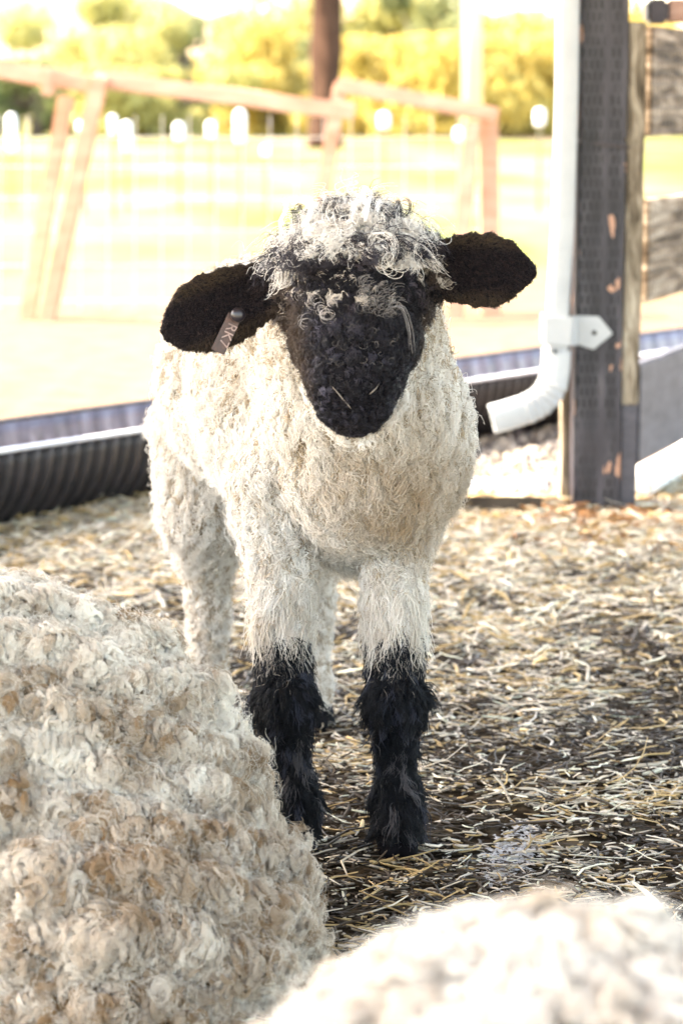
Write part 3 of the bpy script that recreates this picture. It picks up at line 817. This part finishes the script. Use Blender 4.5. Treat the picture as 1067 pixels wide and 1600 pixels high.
# ================================================================== TROUGH: half corrugated black pipe
def trough():
    r0 = .142
    A = pix(0, 660, z=.152); B = pix(840, 545, z=.152)
    d = Vector((B.x-A.x, B.y-A.y, 0)).normalized(); nrmv = Vector((d.y, -d.x, 0))
    st = A-d*.9; Lt = (B-A).length+2.6
    cen = st+nrmv*r0; cen.z = .152
    root = empty('corrugated_trough', (cen.x, cen.y, 0))
    tag(root, 'long black corrugated pipe cut open lengthwise, lying behind the lamb', 'pipe')
    inv = Vector((-cen.x, -cen.y, 0))
    V = []; F = []; ns = int(Lt/.004); m = 22
    pitch = .0305
    for i in range(ns+1):
        s = i*Lt/ns
        w_ = math.sin(2*math.pi*s/pitch); cr = .0065*max(-1, min(1, w_*1.6))
        for k in range(m+1):
            a = math.pi*k/m   # 0 far rim ... pi near rim
            rr = r0+cr
            pos = cen+inv+d*s+nrmv*(-math.cos(a)*rr)+Vector((0, 0, -math.sin(a)*rr))
            V.append(pos)
    for i in range(ns):
        for k in range(m):
            a = i*(m+1)+k; F.append((a, a+1, a+m+2, a+m+1))
    blk = noisy('black_plastic', [(.3, (.014, .013, .014)), (.7, (.035, .03, .035))], scale=30, rough=.5, bump=.2, bscale=400)
    wall = mesh_obj('pipe_wall', V, F, blk, root, True)
    sm = wall.modifiers.new('t', 'SOLIDIFY'); sm.thickness = .003; sm.offset = 0
    # smooth inner liner (greyer)
    V = []; F = []; m = 16; ns = 900
    for i in range(ns+1):
        s = i*Lt/ns
        for k in range(m+1):
            a = math.pi*k/m; rr = r0-.0105+.0012*math.sin(s/.061*2*math.pi)
            V.append(cen+inv+d*s+nrmv*(-math.cos(a)*rr)+Vector((0, 0, -math.sin(a)*rr)))
    for i in range(ns):
        for k in range(m):
            a = i*(m+1)+k; F.append((a, a+1, a+m+2, a+m+1))
    lin = noisy('grey_liner', [(.3, (.05, .042, .055)), (.55, (.13, .115, .145)), (.75, (.26, .25, .29))], scale=9, stretch=(5, 5, .6), rough=.35, bump=.1)
    li = mesh_obj('liner', V, F, lin, root, True); x = li.modifiers.new('t', 'SOLIDIFY'); x.thickness = .002; x.offset = 0
    lit_rim_mat = noisy('lit_rim', [(.3, (.45, .45, .5)), (.7, (.70, .72, .76))], scale=20, rough=.35, bump=0)  # near rim coloured pale as a painted highlight along its edge
    for sgn in (1, -1):
        mb = MB(); pts = []
        for i in range(200):
            s = i*Lt/199; pts.append(cen+inv+d*s+nrmv*(sgn*(r0-.002))+Vector((0, 0, .003)))
        V2, F2 = tube(pts, .0048 if sgn > 0 else .003, 8, ref=(0, 0, 1), sx=2.0)
        mesh_obj('rim', V2, F2, lit_rim_mat if sgn > 0 else blk, root, True)
    return cen, d, nrmv
TR = trough()

# ================================================================== POST
def post_mat():
    m, n, b = newmat('painted_incised_wood'); L = n.links.new
    tc = n.nodes.new('ShaderNodeTexCoord'); sp = n.nodes.new('ShaderNodeSeparateXYZ'); L(tc.outputs['Object'], sp.inputs[0])
    def mth(op, a, b_=None, c=None):
        x = n.nodes.new('ShaderNodeMath'); x.operation = op
        for i, q in enumerate((a, b_, c)):
            if q is None: continue
            if isinstance(q, (int, float)): x.inputs[i].default_value = q
            else: L(q, x.inputs[i])
        return x.outputs[0]
    X, Z = sp.outputs[0], sp.outputs[2]
    nz = n.nodes.new('ShaderNodeTexNoise'); nz.inputs['Scale'].default_value = 25; L(tc.outputs['Object'], nz.inputs['Vector'])
    Xw = mth('ADD', X, mth('MULTIPLY', mth('SUBTRACT', nz.outputs[0], .5), .009))
    zr = mth('DIVIDE', Z, .0195); row = mth('FLOOR', zr); fz = mth('FRACT', zr)
    xo = mth('ADD', mth('DIVIDE', Xw, .0098), mth('MULTIPLY', mth('FLOORED_MODULO', row, 2), .5)); fx = mth('FRACT', xo)
    mx_ = mth('LESS_THAN', mth('ABSOLUTE', mth('SUBTRACT', fx, .5)), .28)
    mz = mth('LESS_THAN', mth('ABSOLUTE', mth('SUBTRACT', fz, .5)), .42)
    zl = mth('MULTIPLY', mth('GREATER_THAN', X, -.037), mth('LESS_THAN', X, .000))
    zr2 = mth('MULTIPLY', mth('GREATER_THAN', X, .012), mth('LESS_THAN', X, .030))
    wn = n.nodes.new('ShaderNodeTexNoise'); wn.inputs['Scale'].default_value = 9; wn.inputs['Detail'].default_value = 5; L(tc.outputs['Object'], wn.inputs['Vector'])
    wear = mth('MINIMUM', mth('MAXIMUM', mth('MULTIPLY', mth('SUBTRACT', wn.outputs[0], .30), 6), .3), 1)
    mask = mth('MULTIPLY', mth('MULTIPLY', mth('MULTIPLY', mx_, mz), mth('MAXIMUM', zl, zr2)), wear)
    t = n.nodes.new('ShaderNodeTexNoise'); t.inputs['Scale'].default_value = 14; t.inputs['Detail'].default_value = 7
    mp = n.nodes.new('ShaderNodeMapping'); mp.inputs['Scale'].default_value = (3, 3, .5); L(tc.outputs['Object'], mp.inputs[0]); L(mp.outputs[0], t.inputs['Vector'])
    base = ramp(n, t.outputs[0], [(.32, (.020, .017, .021)), (.5, (.042, .035, .043)), (.62, (.065, .056, .066)), (.75, (.12, .105, .11))])
    m1 = n.nodes.new('ShaderNodeMixRGB'); L(mask, m1.inputs[0]); L(base, m1.inputs[1]); m1.inputs[2].default_value = (.004, .003, .004, 1)
    # peeled patches showing raw wood
    v = n.nodes.new('ShaderNodeTexNoise'); v.inputs['Scale'].default_value = 21; v.inputs['Detail'].default_value = 3
    mp2 = n.nodes.new('ShaderNodeMapping'); mp2.inputs['Scale'].default_value = (1.2, 1.2, .55); mp2.inputs['Location'].default_value = (3.1, 0, 1.3); L(tc.outputs['Object'], mp2.inputs[0]); L(mp2.outputs[0], v.inputs['Vector'])
    edge = mth('MULTIPLY', mth('POWER', mth('DIVIDE', mth('ABSOLUTE', X), .045), 4), .10)
    peel = mth('GREATER_THAN', mth('ADD', v.outputs[0], edge), .665)
    m2 = n.nodes.new('ShaderNodeMixRGB'); L(peel, m2.inputs[0]); L(m1.outputs[0], m2.inputs[1]); m2.inputs[2].default_value = (.50, .27, .18, 1)
    L(m2.outputs[0], b.inputs['Base Color']); b.inputs['Roughness'].default_value = .55
    bp = n.nodes.new('ShaderNodeBump'); bp.inputs['Strength'].default_value = .9; bp.inputs['Distance'].default_value = .004
    hh = mth('SUBTRACT', mth('MULTIPLY', t.outputs[0], .3), mask); L(hh, bp.inputs['Height']); L(bp.outputs[0], b.inputs['Normal'])
    return m
weathered = noisy('weathered_wood', [(.34, (.05, .038, .026)), (.46, (.18, .14, .10)), (.58, (.36, .30, .23)), (.74, (.58, .51, .41))], scale=9, stretch=(7, 7, 1.1), bump=.6, bscale=30, dist=.9)
weathered_h = noisy('weathered_board', [(.34, (.05, .034, .022)), (.47, (.22, .155, .105)), (.60, (.46, .36, .27)), (.75, (.62, .52, .42))], scale=8, stretch=(1, .6, 5), bump=.5, bscale=25, dist=.8)
grey_paint = noisy('grey_painted_board', [(.35, (.05, .046, .055)), (.65, (.10, .092, .11))], scale=12, rough=.6, stretch=(1, 1, 3), bump=.3)
POST = Vector((pix(929, 800, y=4.08).x, 4.125, 0))
def post():
    root = empty('wooden_post', POST)
    tag(root, 'thick dark grey painted wooden post with slit marks and peeling paint', 'post')
    pm = post_mat(); ang = R(3)
    root.rotation_euler = (0, 0, ang)
    bm = bmesh.new()
    add_beam(bm, (0, 0, -.05), (0, 0, .6462), .080, .09, up=(0, 1, 0), bev=.004, segs=30, wob=.0012)
    bm_obj('lower_post', bm, pm, root)
    bm = bmesh.new()
    add_beam(bm, (.001, .001, .6462), (.002, .001, 2.66), .080, .09, up=(0, 1, 0), bev=.004, segs=60, wob=.0012)
    bm_obj('upper_post', bm, pm, root)
    # rough splinter lip at the joint
    bm = bmesh.new()
    add_beam(bm, (-.018, -.046, .640), (.044, -.046, .634), .006, .005, bev=.001, segs=10, wob=.004)
    bm_obj('joint_lip', bm, noisy('lip', [(.3, (.02, .018, .02)), (.7, (.12, .10, .10))], bump=.3), root)
    # raw timber strip on the side towards the downspout
    bm = bmesh.new()
    add_beam(bm, (-.048, .022, -.02), (-.046, .022, 2.6), .012, .040, up=(0, 1, 0), bev=.002, segs=30, wob=.002)
    bm_obj('edge_strip', bm, weathered, root)
post()

# vertical weathered board beside the post + boards running back (a gate panel)
def gate():
    x0 = pix(990, 600, y=4.14).x
    root = empty('board_gate', (x0, 4.16, 0))
    tag(root, 'weathered board gate with wire netting beside the dark post', 'gate')
    inv = -Vector((x0, 4.16, 0))
    d = Vector((.37, .93, 0)).normalized()
    bm = bmesh.new()
    a = pix(996, 800, y=4.19); b = pix(1003, 0, y=4.19)
    bx = POST.x+.0575; tx = POST.x+.0585
    add_beam(bm, Vector((bx, 4.125, .20))+inv, Vector((tx, 4.125, .84))+inv, .031, .07, up=(0, 1, 0), bev=.003, segs=24, wob=.003)
    bm_obj('gate_stile', bm, weathered, root)
    bm = bmesh.new(); add_beam(bm, Vector((bx-.001, 4.125, -.02))+inv, Vector((bx, 4.125, .1995))+inv, .029, .07, up=(0, 1, 0), bev=.003, segs=8, wob=.002)
    bm_obj('stile_foot', bm, grey_paint, root)
    def zat(v, u=1010): return pix(u, v, y=4.24).z
    S = Vector((pix(1003, 300, y=4.24).x, 4.24, 0))
    for nm, v0, v1, mt in (('board', 40, 214, weathered_h), ('board', 312, 474, weathered_h), ('board', 566, 722, grey_paint)):
        z1, z0 = zat(v0), zat(v1); zc = (z0+z1)/2
        bm = bmesh.new()
        off = Vector((0, 0, zc)); sx = S-d*(.03 if mt is grey_paint else -.008)
        add_beam(bm, sx+off+inv, sx+d*1.6+off+inv, .022, z1-z0, bev=.004, segs=20, wob=.002)
        o = bm_obj(nm, bm, mt, root)
        if mt is grey_paint: o['label'] = 'grey painted lowest board'
    # white sill
    bm = bmesh.new(); z1, z0 = zat(742), zat(768)
    add_beam(bm, S-d*.03+Vector((0, 0, (z0+z1)/2))+inv, S+d*1.6+Vector((0, 0, (z0+z1)/2))+inv, .07, z1-z0, bev=.006, segs=20, wob=.004)
    bm_obj('sill', bm, noisy('whitewash', [(.3, (.55, .55, .55)), (.6, (.78, .78, .76))], scale=20, bump=.5), root)
    # top rail end: dark block and raw pinkish end
    bm = bmesh.new(); a = pix(1008, 18, y=4.16)
    add_beam(bm, a+inv+Vector((.000, 0, 0)), a+inv+Vector((.036, 0, 0)), .06, .040, bev=.006)
    bm_obj('top_block', bm, noisy('dark_iron', [(.4, (.012, .01, .012)), (.6, (.03, .02, .03))], rough=.5), root)
    bm = bmesh.new()
    add_beam(bm, a+inv+Vector((.037, .01, .001)), a+inv+Vector((.25, .01, .001)), .06, .036, bev=.003, segs=6, wob=.002)
    bm_obj('top_rail', bm, noisy('raw_pink_wood', [(.35, (.34, .20, .16)), (.65, (.52, .34, .28))], scale=12, stretch=(.5, 6, 6)), root)
    # wire netting, hexagon mesh in front of the two upper boards
    mb = MB(); nside = Vector((-d.y, d.x, 0))
    if nside.y > 0: nside = -nside
    nside = Vector((d.y, -d.x, 0)) if Vector((d.y, -d.x, 0)).y < 0 else -Vector((d.y, -d.x, 0))
    cell = .0135
    for (v0, v1) in ((46, 212), (316, 470)):
        z1, z0 = zat(v0), zat(v1)
        rows = int((z1-z0)/(cell*1.5)); colsn = 40
        for j in range(rows):
            for i in range(colsn):
                sx = (i+(j % 2)*.5)*cell*1.732+.006; zz = z0+j*cell*1.5+.004
                def Q(a, b): return S+d*(sx+a)+Vector((0, 0, zz+b))+nside*(.0135)+inv
                h = cell*.866
                for p_, q_ in (((0, 0), (h, cell*.5)), ((0, 0), (-h, cell*.5)), ((h, cell*.5), (h, cell*1.5))):
                    mb.add(tube([Q(*p_), Q(*q_)], .0006, 4, cap=False))
    mb.build('wire_netting', noisy('rusty_wire', [(.4, (.10, .08, .07)), (.6, (.22, .19, .16))], rough=.6, bump=0), root)
gate()

# ================================================================== DOWNSPOUT
white_metal = noisy('white_enamel', [(.35, (.38, .39, .41)), (.65, (.48, .49, .50))], scale=7, rough=.35, bump=.05)
def downspout():
    Y = 4.08
    px = [(887, -60), (886, 40), (885, 130), (882, 250), (879, 350), (874, 430), (870, 500), (869, 560)]
    root = empty('downspout', (pix(868, 600, y=Y).x, Y, 0)); inv = -root.location
    tag(root, 'white metal downspout with elbow strapped to the dark wooden post', 'downspout')
    def rrect(path, wx, wy, rib=None):
        V = []; F = []; m = 24; P = [Vector(p) for p in path]
        for i, p in enumerate(P):
            dd = (P[min(i+1, len(P)-1)]-P[max(i-1, 0)]).normalized()
            u = Vector((0, 1, 0)); s = dd.cross(u).normalized()
            g = 1+(rib[i] if rib else 0)
            for k in range(m):
                a = 2*math.pi*k/m; ca, sa = math.cos(a), math.sin(a)
                e = .35
                x = math.copysign(abs(ca)**e, ca)*wx/2*g; y_ = math.copysign(abs(sa)**e, sa)*wy/2*g
                # pressed flutes on the straight tube
                V.append(p+s*x+u*y_+inv)
        for i in range(len(P)-1):
            for k in range(m): F.append((i*m+k, (i+1)*m+k, (i+1)*m+(k+1) % m, i*m+(k+1) % m))
        return V, F
    path = [pix(u, v, y=Y) for u, v in px]
    top = path[0]+(path[0]-path[1]).normalized()*1.9
    V, F = rrect([top]+path, .036, .058)
    mesh_obj('pipe', V, F, white_metal, root, True)
    # elbow
    ctrl = [(869, 545), (868, 575), (863, 602), (849, 624), (828, 637), (800, 646), (768, 655)]
    P = []
    for i in range(len(ctrl)-1):
        for k in range(10):
            t = k/10; a, b = Vector(ctrl[i]), Vector(ctrl[i+1])
            P.append(a.lerp(b, t))
    P.append(Vector(ctrl[-1]))
    for _ in range(12): P = [P[0]]+[(P[i-1]+P[i]*2+P[i+1])/4 for i in range(1, len(P)-1)]+[P[-1]]
    n = len(P); rib = []
    W = []
    for i, q in enumerate(P):
        t = i/(n-1); s = 0
        if .30 < t < .74: s = .10*max(0, math.sin((t-.30)/.44*6*2*math.pi))-.02
        rib.append(s); W.append(pix(q.x, q.y, y=Y-.02*t))
    V, F = rrect(W, .046, .066, rib)
    e = mesh_obj('elbow', V, F, white_metal, root, True); sm = e.modifiers.new('t', 'SOLIDIFY'); sm.thickness = .002
    dk = noisy('screw_dark', [(.4, (.01, .01, .01)), (.6, (.04, .035, .03))], rough=.5, bump=0)
    def screw(u, v, y):
        c = pix(u, v, y=y)+inv; V, F = tube([c+Vector((0, .002, 0)), c, c-Vector((0, .0015, 0))], [.0042, .0042, .0022], 12, ref=(0, 0, 1)); mesh_obj('screw', V, F, dk, root, True)
    screw(866, 549, Y-.0345)
    # strap: band round the pipe and a pointed tab on the post
    yf = POST.y-.052
    bm = bmesh.new()
    c0, c1 = pix(851, 516, y=Y-.036), pix(893, 519, y=Y-.036)
    add_beam(bm, c0+inv, c1+inv, .004, .047, bev=.001)     # front of the band
    add_beam(bm, Vector((c0.x, Y-.036, c0.z))+inv, Vector((c0.x, Y+.036, c0.z))+inv, .003, .047, bev=.001)
    add_beam(bm, c1+inv+Vector((-.001, 0, 0)), Vector((c1.x+.014, yf-.001, c1.z-.001))+inv, .003, .046, bev=.001)
    bm_obj('strap_band', bm, white_metal, root)
    out = [(898, 493), (935, 494), (957, 521), (927, 546), (900, 538), (886, 536), (886, 493)]
    bm = bmesh.new(); vs = [bm.verts.new(pix(u, v, y=yf)+inv) for u, v in out]; f = bm.faces.new(vs)
    r_ = bmesh.ops.extrude_face_region(bm, geom=[f]); 
    for v in r_['geom']:
        if isinstance(v, bmesh.types.BMVert): v.co.y -= .003
    bmesh.ops.bevel(bm, geom=list(bm.edges), offset=.0012, segments=2, affect='EDGES')
    bmesh.ops.recalc_face_normals(bm, faces=bm.faces)
    bm_obj('strap_tab', bm, white_metal, root)
    screw(928, 520, yf-.004)
downspout()

# half buried scalloped sheet between lamb and post
def edging():
    root_y = 4.02
    a = pix(690, 770, y=root_y); b = pix(858, 771, y=root_y)
    root = empty('metal_edging', (a.x, root_y, 0)); inv = -root.location
    tag(root, 'white scalloped metal sheet edge half buried in straw left of the post', 'metal sheet')
    V = []; F = []; n = 60
    L = (b-a).length
    for i in range(n+1):
        t = i/n; p = a.lerp(b, t)
        w_ = math.sin(t*L/.020*2*math.pi)*.004
        for k in range(5):
            V.append(p+inv+Vector((0, .12*(k/4), .004+w_*(1-k/5))))
    for i in range(n):
        for k in range(4): q = i*5+k; F.append((q, q+1, q+6, q+5))
    o = mesh_obj('corrugated_sheet', V, F, white_metal, root, True); s = o.modifiers.new('t', 'SOLIDIFY'); s.thickness = .003
    bm = bmesh.new(); add_beam(bm, Vector((a.x, root_y+.03, a.z/2-.012))+inv, Vector((b.x-.01, root_y+.03, a.z/2-.012))+inv, .012, a.z, bev=.002)  # dark board standing in for the shaded hollow under the sheet
    bm_obj('shade_board', bm, noisy('shade_brown', [(.3, (.05, .038, .03)), (.7, (.11, .085, .065))], scale=20), root)
edging()

# ================================================================== YARD FENCE (wooden, out of focus)
fw = noisy('orange_fence_wood', [(.3, (.42, .225, .145)), (.6, (.56, .35, .245)), (.8, (.64, .45, .34))], scale=6, stretch=(1, 1, 4), bump=.3)
def fence():
    Y = 8.1
    root = empty('rail_fence', (pix(300, 500, y=Y).x, Y, 0)); inv = -root.location
    tag(root, 'leaning wooden rail fence with pale rails across the yard behind the lamb', 'fence')
    def rail(nm, u0, v0, u1, v1, y0=Y, y1=Y, wd=.04, th=.09):
        bm = bmesh.new(); add_beam(bm, pix(u0, v0, y=y0)+inv, pix(u1, v1, y=y1)+inv, wd, th, bev=.006, segs=8, wob=.006)
        bm_obj(nm, bm, fw, root)
    def up(nm, u0, v0, u1, v1, y0=Y, y1=Y, wd=.07):
        bm = bmesh.new(); a, b = pix(u0, v0, y=y0), pix(u1, v1, y=y1)
        b = a+(b-a)*((a.z+.05)/(a.z-b.z)) if a.z > b.z else b
        add_beam(bm, a+inv, b+inv, wd, wd, up=(0, 1, 0), bev=.006, segs=6, wob=.004); bm_obj(nm, bm, fw, root)
    rail('rail', -60, 98, 144, 132, 8.0, 8.0, wd=.09, th=.06)
    rail('rail', 150, 124, 555, 176, 8.0, 8.0, wd=.09, th=.055)
    rail('rail', 525, 132, 778, 180, 8.2, 8.2, wd=.09, th=.05)
    rail('cleat', 76, 105, 78, 150, 7.9, 7.9, wd=.04, th=.04)
    up('post', 104, 150, 44, 500, 8.15, 8.1, .052)
    up('post', 158, 118, 74, 500, 7.95, 8.05, .055)
    up('post', 533, 130, 478, 460, 8.2, 8.15, .05)
    up('post', 762, 170, 766, 490, 8.3, 8.25, .065)
    up('brace', 738, 190, 712, 480, 8.2, 8.15, .05)
    rail('bottom_rail', 60, 512, 430, 500, 8.0, 8.2, wd=.04, th=.03)
    # woven wire
    mb = MB()
    for v in (215, 260, 310, 360, 415, 470):
        mb.add(tube([pix(-40, v, y=8.35)+inv, pix(780, v, y=8.45)+inv], .0018, 5))
    for u in range(-40, 780, 42):
        mb.add(tube([pix(u, 180, y=8.4)+inv, pix(u-2, 485, y=8.4)+inv], .0018, 5))
    mb.build('woven_wire', noisy('zinc_wire', [(.4, (.45, .42, .38)), (.6, (.6, .57, .52))], rough=.5, bump=0), root)
fence()

# T-posts with white caps in the field
capm = noisy('white_cap', [(.3, (.80, .80, .80)), (.7, (.86, .86, .86))], rough=.5, bump=0)
stem = noisy('pale_stake', [(.3, (.16, .14, .085)), (.7, (.24, .2, .13))], rough=.7, bump=0)
def stakes():
    LST = [(375, 172, 52, 24, 'tallest white capped stake, right of the leaning fence post'), (280, 192, 28, 21, 'short stake with a round white cap, left one of the middle pair'),
           (330, 190, 26, 20, 'short stake with a round white cap, right one of the middle pair'), (600, 176, 26, 24, 'white capped stake just right of the dark tree trunk'),
           (843, 170, 27, 22, 'white capped stake next to the white downspout'), (198, 190, 46, 20, 'long white capped stake just right of the leaning post'),
           (176, 180, 30, 18, 'white capped stake close against the leaning post'), (130, 190, 18, 26, 'low white capped stake seen between the two leaning fence posts'),
           (18, 178, 60, 20, 'long pale stake at the far left under the fence rail'), (716, 200, 20, 18, 'small white capped stake beside the square end post'),
           (415, 228, 16, 16, 'smallest faint white capped stake above the head of the lamb')]
    for i, (u, v, h, w_, lab) in enumerate(LST):
        y = 15.5+(i % 3)*.6
        top = pix(u, v, y=y); bot = pix(u, v+h, y=y); hh = top.z-bot.z; rw = w_*.5*y/FPX*.72
        root = empty('capped_stake', (top.x, y, 0)); tag(root, lab, 'stake', 'white capped stakes in the field')
        V, F = tube([(0, 0, bot.z), (0, 0, bot.z+hh*.12), (0, 0, top.z-hh*.12), (0, 0, top.z)], [rw*.7, rw, rw, rw*.5], 14, ref=(0, 1, 0)); mesh_obj('cap', V, F, capm, root, True)
        bm = bmesh.new(); add_beam(bm, (0, 0, -.1), (0, 0, bot.z), .022, .022, up=(0, 1, 0), bev=.002); add_beam(bm, (0, .018, -.1), (0, .018, bot.z), .006, .02, up=(0, 1, 0), bev=0)
        bm_obj('stake', bm, stem, root)
stakes()

# pale pole far behind at right
def pole():
    y = 24; b = pix(736, 300, y=y); root = empty('utility_pole', (b.x, y, 0)); tag(root, 'tall pale wooden pole standing left of the downspout', 'pole')
    pm = noisy('pale_pole_wood', [(.3, (.62, .48, .28)), (.7, (.72, .6, .4))], scale=4, stretch=(1, 1, .3))
    V, F = tube([(0, 0, -.2), (0, 0, 2), (.02, 0, 7)], [.10, .095, .08], 16, ref=(0, 1, 0)); mesh_obj('pole_shaft', V, F, pm, root, True)
    bm = bmesh.new(); add_beam(bm, (-.8, -.11, 6.4), (.8, -.11, 6.4), .1, .1, bev=.01); bm_obj('crossarm', bm, pm, root)
pole()

# ================================================================== TREES
def tree(u, v_top, y, width, kindcol, label, trunk_h=1.0, n=5200, leaf=.16, seed=0, vb=None, name='tree', trunk_r=.16, tcol=None, xoff=0, hmin=.15):
    r = np.random.default_rng(100+seed)
    base = pix(u, 300, y=y); H = max(.8, pix(u, v_top, y=y).z)
    root = empty(name, (base.x, y, 0)); tag(root, label, 'shrub' if name == 'shrub' else 'tree', 'trees and shrubs behind the field')
    # lobes
    nl = 16; width *= 1.35; W = width/2; leaf *= 1.25; n = int(n*1.3)
    lc = np.stack([r.normal(size=nl)*W*.45, r.normal(size=nl)*W*.4, (hmin+(.9-hmin)*r.random(nl))*H], 1); lr = W*(.30+.28*r.random(nl))*(1-.3*lc[:, 2]/H)
    lc[0] = (0, 0, H*.85)
    k = r.integers(0, nl, n); dv = nrm(r.normal(size=(n, 3))); rad = r.random(n)**.35
    P = lc[k]+dv*(lr[k]*rad)[:, None]*np.array([1, 1, .8])
    P[:, 2] = np.clip(P[:, 2], .15, H*1.0)
    nn = nrm(dv+r.normal(size=(n, 3))*.7); s = nrm(np.cross(nn, [0, 0, 1.0])+1e-5); t = np.cross(nn, s)
    L = leaf*(.6+.8*r.random(n))
    V = np.empty((n, 4, 3)); V[:, 0] = P-s*(L*.3)[:, None]; V[:, 1] = P+t*(L*.6)[:, None]; V[:, 2] = P+s*(L*.3)[:, None]; V[:, 3] = P-t*(L*.5)[:, None]
    me = bpy.data.meshes.new('crown'); me.vertices.add(n*4); me.vertices.foreach_set('co', V.ravel())
    me.loops.add(n*4); me.loops.foreach_set('vertex_index', np.arange(n*4, dtype='i')); me.polygons.add(n); me.polygons.foreach_set('loop_start', np.arange(0, n*4, 4, dtype='i'))
    me.update(calc_edges=True)
    c1, c2 = np.array(kindcol[0]), np.array(kindcol[1]); q = np.clip(r.random(nl)[k]*.6+r.random(n)*.4, 0, 1)[:, None]
    set_color(me, 'tint', np.repeat(c1*(1-q)+c2*q, 4, 0)); me.materials.append(M['leaf'])
    o = bpy.data.objects.new('crown', me); C.objects.link(o); o.parent = root
    mb = MB(); tr = trunk_r
    mb.add(tube([(0, 0, -.2), (.02*H, 0, H*.3), (-.03*H, .02, H*.6), (0, 0, H*.9)], [tr*1.25, tr, tr*.6, tr*.2], 10, ref=(0, 1, 0)))
    for i in range(min(nl, 9)):
        z0 = H*(.2+.5*r.random()); mb.add(tube([(0, 0, z0), tuple(lc[i]*np.array([.5, .5, 1])*[1, 1, .5]+np.array([0, 0, z0*.5])), tuple(lc[i])], [tr*.45, tr*.3, tr*.1], 6, ref=(0, 1, 0)))
    mb.build('trunk', tcol or bark, root, True)
bark = noisy('bark', [(.3, (.09, .065, .05)), (.7, (.20, .15, .12))], scale=6, stretch=(3, 3, .7), bump=.7)
YEL = ((.42, .32, .08), (.62, .49, .16)); GRN = ((.15, .18, .08), (.30, .30, .13)); YG = ((.34, .32, .11), (.48, .44, .17)); DG = ((.14, .17, .07), (.26, .27, .11))  # leaf colours lightened in place of haze and glare over the trees
tree(160, -25, 62, 3.4, YG, 'yellow green tree above the gap between the two left fence rails', seed=1)
tree(290, 18, 66, 3.6, GRN, 'green tree left of the bright yellow bush', seed=2)
tree(60, 95, 58, 2.6, DG, 'low dark green bush behind the left fence rail', seed=3, name='shrub', hmin=.1)
tree(415, 35, 58, 3.0, YEL, 'bright yellow bush left of the dark tree trunk', seed=4, name='shrub', hmin=.1)
tree(400, -10, 74, 4.0, GRN, 'green tree rising behind the bright yellow bush', seed=5)
tree(590, -30, 64, 3.4, YG, 'yellow green tree just right of the dark tree trunk', seed=6)
tree(690, -30, 60, 2.6, GRN, 'darker green tree left of the pale pole', seed=7)
tree(640, 60, 56, 3.6, YEL, 'golden bush between the dark trunk and the pale pole', seed=8, name='shrub', hmin=.1)
tree(810, 18, 60, 3.4, YEL, 'golden tree between the pale pole and the downspout', seed=9, hmin=.1)
tree(770, 95, 56, 2.6, YEL, 'low golden bush at the foot of the pale pole', seed=10, name='shrub', hmin=.1)
tree(960, 0, 62, 4.4, YEL, 'golden tree partly hidden by the dark wooden post', seed=11, hmin=.1)
tree(230, 110, 56, 3.0, YG, 'low yellow green bush behind the middle fence rail', seed=12, name='shrub', hmin=.08)
tree(510, 110, 60, 2.6, YEL, 'low golden bush behind the dark tree trunk', seed=13, name='shrub', hmin=.08)
# near dark trunk
def trunk_tree():
    y = 42; b = pix(509, 225, y=y); root = empty('tree', (b.x, y, 0)); tag(root, 'tree with a thick dark brown trunk directly behind the lamb', 'tree', 'trees and shrubs behind the field')
    r = random.Random(4)
    P = [(0, 0, -.2), (.0, 0, .3), (-.01, 0, .9), (.05, 0, 1.6), (.03, 0, 2.6), (.1, 0, 5)]
    V, F = tube(P, [.34, .27, .25, .28, .26, .2], 22, ref=(0, 1, 0))
    V = [v+Vector((noise.noise(v*4), noise.noise(v*4+Vector((5, 0, 0))), 0))*.09 for v in V]
    mb = MB().add((V, F))
    for i in range(7):
        a = r.random()*6.28; z = 3+r.random()*2; mb.add(tube([(.06, 0, z), (.06+math.cos(a)*.7, math.sin(a)*.7, z+.7), (.06+math.cos(a)*1.4, math.sin(a)*1.4, z+1.2)], [.06, .04, .015], 7, ref=(0, 1, 0)))
    mb.build('trunk', noisy('dark_bark', [(.3, (.022, .010, .006)), (.7, (.085, .045, .03))], scale=2.5, rough=1, stretch=(2, 2, .8), bump=.3), root, True)
    rr = np.random.default_rng(3); n = 4000; dv = nrm(rr.normal(size=(n, 3))); P = np.array([0, 0, 5.0])+dv*(rr.random(n)**.4)[:, None]*np.array([2.0, 2.0, 1.5])
    nn = nrm(rr.normal(size=(n, 3))); s = nrm(np.cross(nn, [0, 0, 1.0])); t = np.cross(nn, s); L = .12
    V = np.stack([P-s*L*.4, P+t*L*.7, P+s*L*.4, P-t*L*.6], 1).reshape(-1, 3)
    o = mesh_obj('crown', V, [(4*i, 4*i+1, 4*i+2, 4*i+3) for i in range(n)], M['leaf'], root); set_color(o.data, 'tint', np.repeat(np.array(GRN[0])+rr.random((n, 1))*(np.array(GRN[1])-np.array(GRN[0])), 4, 0))
trunk_tree()
